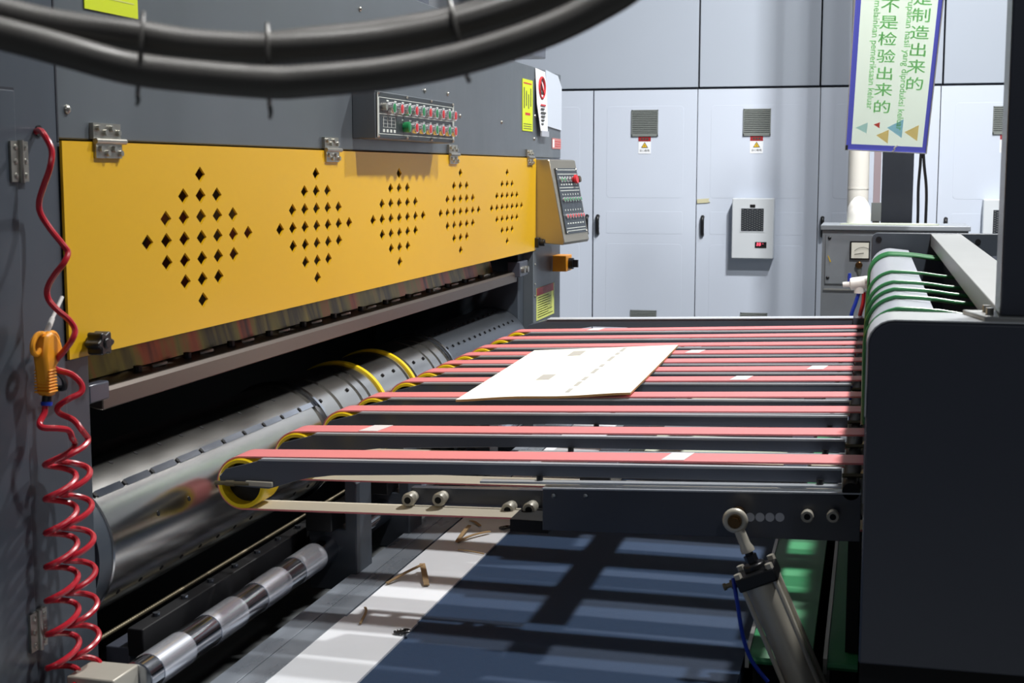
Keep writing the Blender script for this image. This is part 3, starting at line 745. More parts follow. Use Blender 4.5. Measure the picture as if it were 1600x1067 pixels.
# conveyor frame: far rail, near plates, cross members
fr = thing('conveyor_frame', (-.6, 4.9, .45), 'dark painted conveyor frame with bolted near side plates carrying the belt lanes', 'conveyor frame')
MB().prism([(-1.587, .84), (-1.57, .872), (-1.478, .900), (-.073, .942), (-.073, .885), (-1.05, .862), (-1.10, .874), (-1.26, .874), (-1.36, .855)], 'y', 6.52, 6.60).build('far_rail', 'arm', fr, bevel=.002)
MB().prism([(-1.478, .9005), (-.073, .9425), (-.073, .946), (-1.478, .904)], 'y', 6.515, 6.60).build('rail_flange', 'litedge', fr)
MB().box(-.073, -.004, 6.50, 6.62, .84, .946).build('rail_end_block', 'plate', fr, bevel=.002)
p2 = MB().prism([(-.747, .744), (-.747, .843), (-.008, .872), (-.008, .763)], 'y', 3.25, 3.262)
P2 = p2.build('near_side_plate', 'plate', fr, bevel=.001)
MB().prism([(-1.134, .7895), (-.74, .8035), (-.747, .8435), (-.008, .8725), (-.008, .876), (-.747, .847), (-.752, .8435), (-.752, .807), (-1.134, .793)][2:6], 'y', 3.249, 3.290).build('plate_flange', 'litedge', P2)
p1 = MB().prism([(-1.134, .725), (-1.134, .789), (-.74, .803), (-.74, .733)], 'y', 3.42, 3.45)
P1 = p1.build('idler_plate', 'plate', fr, bevel=.001)
def idler(parent, x, y, z, l=.045, r=.016):
    m = MB().tube([(x, y, z), (x, y - l * .8, z), (x, y - l, z)], [r * .8, r, r * .85], 16, mi=0)
    m.cyl((x, y - l - .0006, z), (x, y - l + .004, z), r * .5, 10, mi=1)
    m.build('idler_pin', ['castgrey', 'black'], parent)
for x, z in ((-1.127, .767), (-1.046, .772), (-.865, .757), (-.81, .761)): idler(P1, x, 3.42, z, .05, .018)
for x, z in ((-.125, .821), (-.068, .824)): idler(P2, x, 3.25, z, .03, .015)
for x, z in ((-.72, .829), (-.642, .833)): MB().sphere((x, 3.249, z), .006, 8).build('plate_rivet', 'cover', P2)
for k in range(4): MB().lathe([(-.0012, .0105), (.001, .0105)], (-.255 + k * .0225, 3.25, .8055 + k * .0013), 'y', 16).build('plate_hole', 'whitemetal', P2)
MB().box(-.835, -.74, 3.28, 3.41, .728, .758).build('return_block', 'black', fr)
for x0, x1, z0, z1 in ((-.70, -.62, .795, .850), (-.20, -.14, .82, .868)):
    MB().box(x0, x1, 3.46, 6.52, z0, z1).build('cross_member', 'plate', fr, bevel=.003)
MB().cyl((-.03, 3.25, .878), (-.03, 6.5, .878), .02, 16).build('drive_shaft', 'black', fr)

# paperboard sheet lying on the belts
def sheet():
    c = [Vector((-1.236, 4.174, 0)), Vector((-.71, 4.294, 0)), Vector((-.732, 5.575, 0)), Vector((-1.284, 5.435, 0))]
    n1, n2 = 14, 24; th = .007
    def pt(u, w, up):
        p = (c[0] * (1 - u) + c[1] * u) * (1 - w) + (c[3] * (1 - u) + c[2] * u) * w
        lift = .0035 + .004 * (math.sin(u * 5) ** 2) * (1 - w) ** 3
        return (p.x, p.y, bt(p.x) + lift + (th if up else 0))
    m = MB(); idx = {}
    vs = [];
    for up in (0, 1):
        for j in range(n2 + 1):
            for i in range(n1 + 1): idx[(i, j, up)] = len(vs); vs.append(pt(i / n1, j / n2, up))
    top = [(idx[(i, j, 1)], idx[(i + 1, j, 1)], idx[(i + 1, j + 1, 1)], idx[(i, j + 1, 1)]) for i in range(n1) for j in range(n2)]
    bot = [(idx[(i, j, 0)], idx[(i, j + 1, 0)], idx[(i + 1, j + 1, 0)], idx[(i + 1, j, 0)]) for i in range(n1) for j in range(n2)]
    ed = [(idx[(i, 0, 0)], idx[(i + 1, 0, 0)], idx[(i + 1, 0, 1)], idx[(i, 0, 1)]) for i in range(n1)] + [(idx[(i, n2, 1)], idx[(i + 1, n2, 1)], idx[(i + 1, n2, 0)], idx[(i, n2, 0)]) for i in range(n1)]
    ed += [(idx[(0, j, 0)], idx[(0, j, 1)], idx[(0, j + 1, 1)], idx[(0, j + 1, 0)]) for j in range(n2)] + [(idx[(n1, j, 1)], idx[(n1, j, 0)], idx[(n1, j + 1, 0)], idx[(n1, j + 1, 1)]) for j in range(n2)]
    m.add(vs, top, 0); m.f += bot + ed; m.mi += [0] * len(bot) + [1] * len(ed)
    def mark(u0, u1, w0, w1, mi):
        q = [Vector(pt(u, w, 1)) + Vector((0, 0, .0012)) for u, w in ((u0, w0), (u1, w0), (u1, w1), (u0, w1))]
        q2 = [p + Vector((0, 0, -.001)) for p in q]
        m.add(q + q2, [(0, 1, 2, 3), (0, 4, 5, 1), (1, 5, 6, 2), (2, 6, 7, 3), (3, 7, 4, 0)], mi)
    mark(.32, .40, .30, .40, 2); mark(.30, .385, .82, .93, 2)
    for k, (w0, w1) in enumerate(((.06, .12), (.17, .24), (.27, .33), (.40, .49), (.53, .58), (.66, .76), (.80, .85), (.88, .97))):
        mark(.60 + .004 * k, .625 + .004 * k, w0, w1, 2)
    return tag(m.build('paperboard_sheet', ['board', 'boardedge', 'printgrey'], recalc=True), 'large white printed paperboard sheet lying across the pink belts', 'paperboard sheet')
sheet()

# ================================================================== lower conveyor bed
bd = thing('take_off_bed', (-.7, 4.8, 0), 'low dark navy conveyor bed under the belt lanes with a grey steel edge deck', 'conveyor')
MB().box(-1.46, -.275, 2.0, 6.5, 0.0, .40).build('bed_frame', 'black', bd)
dk = MB().box(-1.425, -1.367, 2.0, 6.5, .40, .4495).box(-1.364, -1.303, 2.0, 6.5, .40, .450)
dk.build('edge_deck', 'deck', bd, bevel=.001)
MB().box(-1.30, -.268, 2.0, 5.62, .40, .447).build('conveyor_belt', 'bluebelt', bd)
ws = MB().box(-1.298, -1.098, 2.0, 3.36, .4475, .4535).box(-1.293, -1.103, 3.361, 6.3, .4475, .4525)
tag(ws.build('guide_strip', 'whitestrip'), 'long white strip on the low bed running back under the belts', 'strip')
gs = [(-1.281, 3.662), (-1.233, 3.793), (-1.173, 3.67)]
def scrap(pts, w, label, h=.456):
    P_ = catmull([Vector((x, y, h + dz)) for x, y, dz in pts], 3)
    m = MB()
    L_, R_ = [], []
    for i, p in enumerate(P_):
        t = (P_[min(i + 1, len(P_) - 1)] - P_[max(i - 1, 0)]); s_ = Vector((-t.y, t.x, 0)).normalized() * w / 2
        L_.append(p + s_); R_.append(p - s_)
    vs = L_ + R_ + [p + Vector((0, 0, .003)) for p in L_] + [p + Vector((0, 0, .003)) for p in R_]; n_ = len(P_)
    fs = []
    for i in range(n_ - 1):
        fs += [(i, i + 1, n_ + i + 1, n_ + i), (2 * n_ + i, 3 * n_ + i, 3 * n_ + i + 1, 2 * n_ + i + 1), (i, 2 * n_ + i, 2 * n_ + i + 1, i + 1), (n_ + i, n_ + i + 1, 3 * n_ + i + 1, 3 * n_ + i)]
    fs += [(0, n_, 3 * n_, 2 * n_), (n_ - 1, 3 * n_ - 1, 4 * n_ - 1, 2 * n_ - 1)]
    m.add(vs, fs)
    return tag(m.build('board_scrap', 'scrap'), label, 'scrap', 'brown board scraps on the white strip')
scrap([(-1.285, 3.655, 0), (-1.255, 3.725, .012), (-1.226, 3.79, .02)], .010, 'long dark sliver, left arm of the bent scrap midway along the white strip')
scrap([(-1.228, 3.80, .02), (-1.20, 3.735, .010), (-1.172, 3.665, 0)], .016, 'short wide scrap leaning right from the tip of the bent pair midway along the strip')
scrap([(-1.222, 4.135, 0), (-1.226, 4.22, .008), (-1.229, 4.30, .01)], .012, 'scrap sliver forming the left arm of the V near the near side plate')
scrap([(-1.222, 4.13, 0), (-1.19, 4.20, .006), (-1.152, 4.265, .004)], .011, 'scrap sliver forming the right arm of the V near the near side plate')
scrap([(-1.254, 4.40, 0), (-1.23, 4.37, .004), (-1.206, 4.342, 0)], .010, 'farthest small scrap sliver, just below the cream belt return')
scrap([(-1.268, 3.432, 0), (-1.246, 3.38, .006), (-1.233, 3.301, 0)], .006, 'thin curved pale sliver on the near part of the white strip')
scrap([(-1.192, 4.045, 0), (-1.15, 4.03, .002), (-1.103, 4.016, 0)], .004, 'hair-thin dark sliver right of the V of scraps')
def clip(x, y, label):
    m = MB()
    for k in range(3): m.tube([(x + .012 * math.cos(a + k) + .008 * k, y + .012 * math.sin(a + k), .4585 + .002 * k) for a in [2 * PI * i / 10 for i in range(10)]], .003, 6, closed=True)
    tag(m.build('washer_pile', 'blackpl'), label, 'washers', 'dark washers on the white strip')
clip(-1.115, 3.26, 'small cluster of dark washers on the near part of the white strip')
clip(-1.125, 4.33, 'small cluster of dark washers beside the near side plate')
# sheets lying further back on the bed
tag(MB().prism([(-1.03, 5.64), (-.285, 5.66), (-.28, 6.05), (-1.05, 6.0)], 'z', .402, .47).build('board_stack', 'palegreen'), 'pale green-grey board stack lying at the back of the bed under the belts', 'board')
tag(MB().box(-1.20, -1.02, 5.05, 5.55, .4535, .50).build('white_carton', 'whitestrip', bevel=.004), 'flat white carton on the strip under the second and third belts', 'carton')
# green flat feed belts at the outlet side
GB = 'green flat belts along the outlet side'
for x0, x1, lb in ((-.25, -.108, 'wider green flat belt behind the pneumatic cylinder'), (-.072, -.004, 'narrow green flat belt beside the dark stacker side plate')):
    t = thing('green_feed_belt', ((x0 + x1) / 2, 4.4, 0), lb, 'conveyor belt', GB)
    gb = MB()
    pr_ = [(3.265, .452), (3.245, .458), (3.24, .466), (3.245, .474), (3.265, .480), (6.2, .480), (6.22, .466), (6.2, .452)]
    gb.prism(pr_, 'x', x0, x1)
    gb.build('belt', 'greenbelt', t)
    MB().box(x0 + .004, x1 - .004, 3.30, 6.15, 0.0, .451).build('belt_support', 'black', t)
    MB().box(x0 - .010, x0 - .001, 3.245, 6.2, .447, .484).build('edge_guide', 'alum', t)

# ================================================================== stacker on the right
st = thing('stacker_unit', (.4, 4.7, 0), 'dark grey stacker unit with rounded side plates, white roller guide and silver crossbar', 'machine')
np_ = round_rect(-.002, 1.0, .70, 1.333, .045, 6, (0, 1, 0, 0))
MB().prism(np_, 'y', 2.605, 2.615).prism(np_, 'y', 2.615, 2.755).build('near_side_cover', 'plate', st, bevel=.004)
rim_o = round_rect(-.005, 1.0, .70, 1.336, .047, 6, (0, 1, 0, 0)); k_ = len(rim_o)
ro_ = [p for p in rim_o if not (p[0] > .9 and p[1] < 1) and not (p[1] < .75)]
def rimline(off):
    out_ = [(1.0, 1.334 + off)]
    for i in range(7):
        a = math.radians(90 + 90 * i / 6); out_.append((.043 + (.045 + off) * math.cos(a), 1.288 + (.046 + off) * math.sin(a)))
    return out_ + [(-.002 - off, 1.16)]
MB().prism(rimline(.003) + rimline(0.0004)[::-1], 'y', 2.606, 2.758).build('lit_cover_rim', 'litrim', st)  # thin pale shell added for the light along the cover's top
fpz = round_rect(-.003, 1.0, .45, 1.325, .03, 6, (0, 1, 0, 0))
fpo = MB().prism(fpz, 'y', 6.56, 6.60).build('far_side_plate', 'frame', st, bevel=.003)
MB().lathe([(-.004, .013), (.004, .013)], (.028, 6.56, 1.295), 'y', 16).build('plate_hole', 'black', fpo)
MB().lathe([(-.004, .012), (.004, .012)], (.45, 6.56, 1.29), 'y', 16).build('plate_hole', 'black', fpo)
MB().box(.0, 1.0, 2.70, 6.4, 0.0, .69).build('base', 'black', st)
MB().box(.16, 1.0, 2.76, 6.55, .95, .98).build('inner_pan', 'black', st)
MB().box(-.034, -.006, 3.30, 6.5, .485, .765).build('inner_side_panel', 'black', st)
# white guide sheet wrapping up and over
gp = [(-.004, .965)]
for i in range(9):
    a = math.radians(180 - 90 * i / 8); gp.append((.078 + .082 * math.cos(a), 1.178 + .082 * math.sin(a)))
gp += [(.155, 1.252)]
gin = [(x + (.006 if i < 5 else .002), z - (.0 if i < 3 else .006)) for i, (x, z) in enumerate(gp)]
MB().prism(gp + gin[::-1], 'y', 2.76, 6.5).build('roller_guide', 'whitemetal', st)
cords = MB
for k, (y, zr) in enumerate(((3.56, 1.235), (3.90, 1.235), (4.16, 1.235), (4.43, 1.235), (4.88, 1.235), (5.86, 1.235), (5.93, 1.235), (6.02, 1.235))):
    pts_ = [(-.009, y, .98), (-.010, y, 1.10)]
    for i in range(7):
        a = math.radians(180 - 90 * i / 6); pts_.append((.078 + .088 * math.cos(a), y + .01, 1.180 + .086 * math.sin(a)))
    pts_ += [(.16, y + .012, 1.262), (.26, y + .014, 1.250), (.50, y + .016, zr)]
    MB().tube(catmull(pts_, 3), .0058, 8).build('round_cord', 'green', st)
MB().lathe([(2.77, .04), (6.55, .04)], (.52, 0, 1.19), 'y', 24).build('cord_roller', 'plate', st)
MB().box(.250, .378, 2.76, 6.56, 1.268, 1.322).build('crossbar', 'alum', st, bevel=.002)
MB().box(.30, .37, 2.9, 6.4, 1.02, 1.26).build('crossbar_web', 'black', st)
fo = MB().box(.222, .34, 2.635, 2.745, 1.345, 2.7).build('upright_post', 'plate', st, bevel=.004)
ft = MB().prism([(.165, 2.74), (.195, 2.615), (.44, 2.615), (.44, 2.74)], 'z', 1.3345, 1.345).build('post_foot', 'alum', st, bevel=.002)
for x, y in ((.207, 2.66), (.205, 2.71)):
    MB().cyl((x, y, 1.345), (x, y, 1.357), .007, 8).build('foot_bolt', 'steel', ft)
MB().cyl((.078, 2.80, 1.262), (.078, 2.80, 1.285), .007, 8).build('guide_bolt', 'blackpl', st)

# air regulator with two tubes, on the far plate
ar = thing('air_regulator', (-.06, 6.72, 1.04), 'white air regulator with a blue lever, red and blue tubes, at the stacker\'s far plate', 'air regulator')
MB().tube([(-.125, 6.66, 1.082), (-.095, 6.66, 1.085), (-.09, 6.66, 1.086), (-.02, 6.66, 1.095)], [.012, .014, .028, .030], 14).cyl((-.05, 6.66, 1.10), (-.05, 6.66, 1.045), .024, 14).cyl((-.008, 6.66, 1.094), (-.03, 6.66, 1.095), .03, 14).build('regulator_body', 'white', ar)
MB().tube([(-.098, 6.66, 1.09), (-.097, 6.66, 1.115), (-.096, 6.66, 1.135)], [.005, .009, .007], 10).build('lever', 'blue', ar)
MB().tube(catmull([(-.052, 6.655, 1.05), (-.066, 6.65, 1.0), (-.085, 6.65, .93), (-.08, 6.65, .80), (-.075, 6.66, .5), (-.07, 6.66, .02)], 4), .009, 8).build('blue_tube', 'blue', ar)
MB().tube(catmull([(-.030, 6.655, 1.05), (-.033, 6.65, 1.0), (-.047, 6.65, .93), (-.06, 6.65, .80), (-.055, 6.66, .5), (-.05, 6.66, .02)], 4), .0095, 8).build('red_tube', 'red', ar)

# ================================================================== pneumatic cylinder
pc = thing('pneumatic_cylinder', (-.07, 3.17, 0), 'grey pneumatic cylinder slanting up to a rod eye on the near side plate', 'pneumatic cylinder')
E0 = Vector((-.282, 3.17, .815)); E1 = Vector((-.121, 3.17, .449)); ax = (E1 - E0).normalized(); sx_ = Vector((0, 1, 0)); tx = ax.cross(sx_).normalized()
Mx = Matrix(((tx.x, sx_.x, ax.x, E0.x), (tx.y, sx_.y, ax.y, E0.y), (tx.z, sx_.z, ax.z, E0.z), (0, 0, 0, 1)))
def pm(): m = MB(); m.T = Mx; return m
m = pm(); m.tube([(.0205 * math.cos(a), 0, .0205 * math.sin(a)) for a in [2 * PI * i / 28 for i in range(28)]], .0085, 10, closed=True)
m.tube([(0, 0, .024), (0, 0, .036), (0, 0, .058), (0, 0, .068), (0, 0, .076)], [.012, .0125, .0125, .016, .016], 14)
eye = m.build('rod_eye', 'castgrey', pc)
m = MB(); m.T = Mx; m.cyl((0, -.012, 0), (0, .082, 0), .0155, 18); m.cyl((0, -.018, 0), (0, -.010, 0), .011, 6); m.build('pivot_pin', 'brown', eye)
m = pm(); m.cyl((0, 0, .07), (0, 0, .118), .0095, 12); m.cyl((0, 0, .084), (0, 0, .10), .015, 6); m.build('piston_rod', 'blackpl', pc)
m = pm(); hw = .046
m.box(-hw, hw, -hw, hw, .118, .150); m.cyl((0, 0, .104), (0, 0, .120), .026, 18)
cap = m.build('front_cap', 'blackpl', pc, bevel=.004)
for dx in (-1, 1):
    for dy in (-1, 1):
        m = pm(); m.cyl((dx * .037, dy * .037, .108), (dx * .037, dy * .037, .120), .009, 6); m.build('cap_nut', 'castgrey', cap)
        m = pm(); m.cyl((dx * .037, dy * .037, .150), (dx * .037, dy * .037, .455), .0055, 8); m.build('tie_rod', 'castgrey', pc)
m = pm(); m.cyl((0, 0, .149), (0, 0, .452), .0375, 32); m.build('barrel', 'castgrey', pc)
m = pm(); m.box(-hw, hw, -hw, hw, .440, .466); m.cyl((0, 0, .46), (0, 0, .50), .02, 14); m.build('rear_cap', 'blackpl', pc, bevel=.004)
MB().box(-.10, -.03, 3.13, 3.21, 0.0, .372).build('pivot_bracket', 'plate', pc, bevel=.004)
m = pm(); m.cyl((-.046, 0, .134), (-.066, 0, .134), .011, 12); m.cyl((-.064, 0, .134), (-.080, 0, .134), .006, 10); m.cyl((-.078, 0, .134), (-.084, 0, .134), .0085, 10)
m.build('air_fitting', 'goldrod', pc)
MB().tube(catmull([(-.283, 3.16, .685), (-.270, 3.15, .62), (-.258, 3.15, .555), (-.238, 3.15, .50), (-.20, 3.15, .452)], 4), .0048, 8).build('blue_air_tube', 'blue', pc)

# ================================================================== grey control box, column, pipe, cables
gx = thing('control_cabinet', (.12, 8.4, 0), 'grey floor-standing control box with a dial gauge, behind the stacker', 'cabinet')
MB().box(-.275, .512, 8.22, 8.62, 0.0, 1.268).build('body', 'gbox', gx, bevel=.004)
MB().box(-.285, .522, 8.20, 8.63, 1.268, 1.296).build('top_plate', 'gbox', gx, bevel=.004)
d = MB().box(-.255, .20, 8.208, 8.22, .965, 1.243).build('door', 'gbox', gx, bevel=.003)
for x, z in ((-.234, 1.223), (-.239, 1.0)): MB().sphere((x, 8.207, z), .010, 10).build('door_screw', 'blackpl', d)
MB().prism([(-.262 + .02, 1.125), (-.238, 1.125), (-.222, 1.09), (-.228, 1.088)], 'y', 8.206, 8.2085).build('paint_scuff', 'warn', d)
MB().box(-.26, .51, 8.205, 8.221, .930, .938).build('trim_strip', 'alum', gx)
g = MB().box(-.120, -.012, 8.196, 8.209, 1.105, 1.208, 0).box(-.112, -.018, 8.194, 8.197, 1.113, 1.200, 1)
g.tube([(-.095, 8.1935, 1.135), (-.045, 8.1935, 1.142)], .0018, 5, mi=2); g.tube([(-.095 + .09 * k / 8, 8.1935, 1.125 + .02 * (1 - ((k - 4) / 4) ** 2) + .03) for k in range(9)], .001, 5, mi=2)
g.build('dial_gauge', ['blackpl', 'board', 'ink'], gx)
MB().tube([(-.069, 8.21, 1.075), (-.069, 8.185, 1.075), (-.069, 8.18, 1.075)], [.018, .02, .014], 16).build('indicator_knob', 'brown', gx)
MB().tube([(-.068, 8.205, 1.055), (-.066, 8.203, 1.03), (-.066, 8.204, 1.012)], [.016, .012, .006], 12).build('indicator_shade', 'vent', gx)
tag(MB().prism([(-.18, 8.30), (.30, 8.24), (.36, 8.30), (.30, 8.42), (-.10, 8.44)], 'z', 1.2965, 1.303).build('cardboard_piece', 'palegreen'), 'flat warped grey board lying on the grey control box', 'board')
dm = MB().lathe([(0, .066), (.05, .067), (.09, .062), (.12, .048), (.145, .026), (.152, .004)], (-.079, 8.36, 1.303), 'z', 32)
tag(dm.build('white_dome_cover', 'white'), 'glossy white dome standing on the grey control box', 'cover')
pp = MB().cyl((-.092, 8.82, 0.0), (-.092, 8.82, 4.0), .062, 28)
pp.lathe([(1.49, .0625), (1.49, .064), (1.497, .064), (1.497, .0625)], (-.092, 8.82, 0), 'z', 28, caps=False)
tag(pp.build('drain_pipe', 'pipe'), 'thick cream vertical pipe behind the white dome', 'pipe')
cl = thing('building_column', (.13, 8.9, 0), 'black painted steel column behind the hanging sign', 'column')
MB().box(.045, .225, 8.80, 8.815, 0.0, 4.0).box(.125, .145, 8.815, 8.96, 0.0, 4.0).box(.045, .225, 8.96, 8.975, 0.0, 4.0).build('column_profile', 'blackcol', cl, bevel=.003)
MB().box(-.004, .038, 8.80, 8.84, 0.0, 4.0).build('side_profile', 'pinkgrey', cl, bevel=.002)
MB().box(-.012, .046, 8.79, 8.80, 1.30, 1.41).build('mesh_guard', 'mesh', cl)
for x0, x1, lb in ((.262, .255, 'left one of two black cables hanging beside the column'), (.274, .300, 'right one of two black cables hanging beside the column')):
    tag(MB().tube(catmull([(x0, 8.80, 3.6), (x0, 8.80, 2.4), (x0 + .002, 8.80, 1.75), (x1, 8.80, 1.5), (x1 + .003, 8.80, 1.28), (x1, 8.80, .6), (x1, 8.80, 0.01)], 6), .0085, 8).build('hanging_cable', 'blackpl'), lb, 'cable', 'black cables beside the column')

# ================================================================== hanging sign
U = Vector((.99868767, 0, -.05121475)); V = Vector((.04138005, -.58922189, .80691094)); Nn = U.cross(V)
BL = Vector((-.16, 8.0, 1.712))
sg = thing('hanging_sign', tuple(BL), 'tall pale green sign with violet border and Chinese lettering, hung tilted before the column', 'sign')
def SP(u_, v_, c=0): return BL + U * u_ + V * v_ + Nn * c
W_, H_ = .43, 1.45
def sbox(m, u0, u1, v0, v1, c0, c1, mi=0):
    m.add([SP(u0, v0, c0), SP(u1, v0, c0), SP(u1, v1, c0), SP(u0, v1, c0), SP(u0, v0, c1), SP(u1, v0, c1), SP(u1, v1, c1), SP(u0, v1, c1)],
          [(0, 3, 2, 1), (4, 5, 6, 7), (0, 1, 5, 4), (1, 2, 6, 5), (2, 3, 7, 6), (3, 0, 4, 7)], mi)
m = MB()
sbox(m, 0, .006, 0, H_, -.008, .003); sbox(m, W_ - .006, W_, 0, H_, -.008, .003); sbox(m, .006, W_ - .006, 0, .006, -.008, .003); sbox(m, .006, W_ - .006, H_ - .006, H_, -.008, .003)
m.build('sign_rim', 'paper', sg)
m = MB(); m.add([SP(.033, .042, .002), SP(W_ - .027, .042, .002), SP(W_ - .027, H_ - .04, .002), SP(.033, H_ - .04, .002)], [(0, 1, 2, 3)]); face = m.build('sign_face', 'signgreen', sg)
m = MB()
for u0, u1, v0, v1 in ((.006, .033, .006, H_ - .006), (W_ - .027, W_ - .006, .006, H_ - .006), (.033, W_ - .027, .006, .042), (.033, W_ - .027, H_ - .04, H_ - .006)):
    m.add([SP(u0, v0, .002), SP(u1, v0, .002), SP(u1, v1, .002), SP(u0, v1, .002)], [(0, 1, 2, 3)])
m.build('sign_border', 'signframe', sg)
m = MB(); sbox(m, .004, .016, .004, .034, .002, .006); m.build('corner_clip', 'ink', sg)
m = MB(); m.tube(catmull([SP(.25, .008, .006), SP(.262, .025, .008), SP(.258, .032, .008), SP(.275, .05, .006)], 4), .004, 6); m.build('cable_tie', 'white', sg)
def column_of(chars, u_, vs):
    m = MB()
    for ch, v_ in zip(chars, vs):
        me = text_mesh(ch, .088, 'CENTER')
        for du, dv in ((-.0011, 0), (.0011, 0), (0, .0011), (0, -.0011)): m.mesh_from(me, frame_mx(SP(u_ + du, v_ + dv, .0036), U, V) @ Matrix.Diagonal((1.1, .97, 1, 1)))
    m.build('sign_lettering', 'signtext', face, recalc=False)
column_of('品质是制造出来的', .330, (1.13, 1.03, .925, .830, .732, .632, .534, .430))
column_of('不是检验出来的', .176, (.880, .786, .690, .589, .486, .388, .281))
for body, u_, v0, v1 in (('merupakan hasil yang diproduksi keluar', .274, 1.0, .145), ('melainkan pemeriksaan keluar', .113, .915, .270)):
    me = text_mesh(body, .04, 'LEFT')
    k = (v0 - v1) / max(v.co.x for v in me.vertices)
    Fm = frame_mx(SP(u_, v0, .0036), -V, U) @ Matrix.Diagonal((k, 1.15, 1, 1))
    polys = sorted(me.polygons, key=lambda p: min(me.vertices[i].co.x for i in p.vertices))
    words, right = [[]], -1e9
    for p in polys:
        xs = [me.vertices[i].co.x for i in p.vertices]
        if words[-1] and min(xs) - right > .0062: words.append([])
        words[-1].append(p); right = max(right, max(xs))
    for w in words:
        m = MB()
        for dv in (-.0009, 0, .0009):
            for p in w: m.add([Fm @ me.vertices[i].co + V * dv + U * dv for i in p.vertices], [tuple(range(len(p.vertices)))])
        m.build('sign_lettering', 'signtext', face, recalc=False)
for tri, mm in ((((.05, .149), (.111, .185), (.108, .115)), 'tri_teal'), (((.141, .174), (.173, .190), (.173, .152)), 'tri_red'), (((.159, .106), (.223, .146), (.223, .055)), 'tri_orange'),
                (((.212, .158), (.293, .215), (.292, .096)), 'tri_blue'), (((.303, .134), (.374, .183), (.373, .08)), 'tri_orange')):
    m = MB(); m.add([SP(a, b_, .0028) for a, b_ in tri], [(0, 1, 2)]); m.build('printed_triangle', mm, face)
for u_ in (.03, .40):
    m = MB(); m.tube([SP(u_, H_ - .01, -.004), SP(u_, H_ + .25, .0) + Vector((0, .2, .5))], .003, 6); m.build('hanging_wire', 'steel', sg)

# ================================================================== foreground hoses
def hose_mesh(pts_, r, ribs=False, n=8):
    P_ = catmull(pts_, n)
    if ribs:
        # resample evenly and alternate the radius
        d = [0]
        for a, b_ in zip(P_, P_[1:]): d.append(d[-1] + (b_ - a).length)
        out_, R_ = [], []; step = .0023; N_ = int(d[-1] / step); j = 0
        for i in range(N_):
            t = i * step
            while d[j + 1] < t: j += 1
            f_ = (t - d[j]) / (d[j + 1] - d[j]); out_.append(P_[j].lerp(P_[j + 1], f_)); R_.append(r if i % 2 else r * .9)
        return MB().tube(out_, R_, 20)
    return MB().tube(P_, r, 20)
H1 = [(-1.42, .96, 3.2), (-1.30, .97, 2.3), (-1.08, 1.0, 1.89), (-.872, 1.045, 1.775), (-0.719, 1.081, 1.732), (-0.666, 1.093, 1.72), (-0.606, 1.107, 1.712), (-0.561, 1.118, 1.705), (-0.509, 1.131, 1.702), (-0.467, 1.141, 1.703), (-0.404, 1.158, 1.709), (-0.342, 1.175, 1.722), (-0.28, 1.194, 1.743), (-0.239, 1.207, 1.764), (-0.197, 1.22, 1.791), (-.10, 1.25, 1.87), (.12, 1.32, 2.2), (.22, 1.36, 3.2)]
H2 = [(-1.42, .925, 3.2), (-1.29, .94, 2.28), (-1.07, .97, 1.865), (-.86, 1.015, 1.752), (-0.701, 1.052, 1.712), (-0.649, 1.063, 1.698), (-0.598, 1.075, 1.684), (-0.547, 1.087, 1.677), (-0.485, 1.102, 1.672), (-0.455, 1.11, 1.673), (-0.393, 1.126, 1.679), (-0.333, 1.143, 1.691), (-0.272, 1.16, 1.711), (-0.227, 1.175, 1.733), (-0.187, 1.188, 1.76), (-.09, 1.22, 1.84), (.14, 1.29, 2.17), (.25, 1.33, 3.2)]
H3 = [(-1.45, 1.0, 3.2), (-1.33, 1.01, 2.3), (-1.11, 1.03, 1.88), (-0.9, 1.071, 1.771), (-0.738, 1.11, 1.73), (-0.684, 1.122, 1.716), (-0.622, 1.136, 1.706), (-0.576, 1.147, 1.703), (-0.522, 1.161, 1.705), (-0.479, 1.172, 1.71), (-0.416, 1.189, 1.717), (-0.351, 1.208, 1.73), (-0.309, 1.22, 1.747), (-0.266, 1.234, 1.769), (-0.23, 1.247, 1.797), (-0.137, 1.281, 1.884), (0.08, 1.35, 2.25), (0.18, 1.4, 3.2)]
GH = 'black hoses hanging in one bundle across the top'
tag(hose_mesh(H1, .0145, True).build('corrugated_conduit', 'rubber', sharp=80), 'ribbed black conduit, the upper hose of the bundle across the top', 'hose', GH)
tag(hose_mesh(H2, .0138).build('rubber_hose', 'rubber'), 'smooth black hose hanging lowest in the bundle across the top', 'hose', GH)
tag(hose_mesh(H3, .0135).build('rubber_hose', 'rubber'), 'smooth black hose behind the ribbed conduit, top edge showing', 'hose', GH)
def tie(c, dirv, hh, ww, label, tail):
    vw = (Vector(c) - Vector((0, 0, 1.6))).normalized(); t_ = Vector(dirv); t_ = (t_ - vw * t_.dot(vw)).normalized(); n_ = Vector((0, 0, 1)); n_ = (n_ - t_ * n_.dot(t_)).normalized(); b_ = t_.cross(n_)
    c = Vector(c); m = MB()
    loop = [c + n_ * math.sin(a) * hh + b_ * math.cos(a) * ww for a in [2 * PI * i / 30 for i in range(30)]]
    m.tube(loop, .0019, 6, closed=True)
    m.tube([c - n_ * hh - b_ * .0, c - n_ * (hh + tail * .5) + t_ * .001, c - n_ * (hh + tail)], [.0022, .002, .0014], 6)
    k_ = c - b_ * ww * .86 - n_ * hh * .3 if b_.y > 0 else c + b_ * ww * .86 - n_ * hh * .3
    m.sphere(k_, .0042, 8)
    return tag(m.build('cable_tie', 'rubber'), label, 'cable tie', 'cable ties round the hose bundle')
tie((-.500, 1.135, 1.689), (1, .28, 0.0), .0335, .038, 'cable tie with a shiny head on the hose bundle above the button box\'s left', .012)
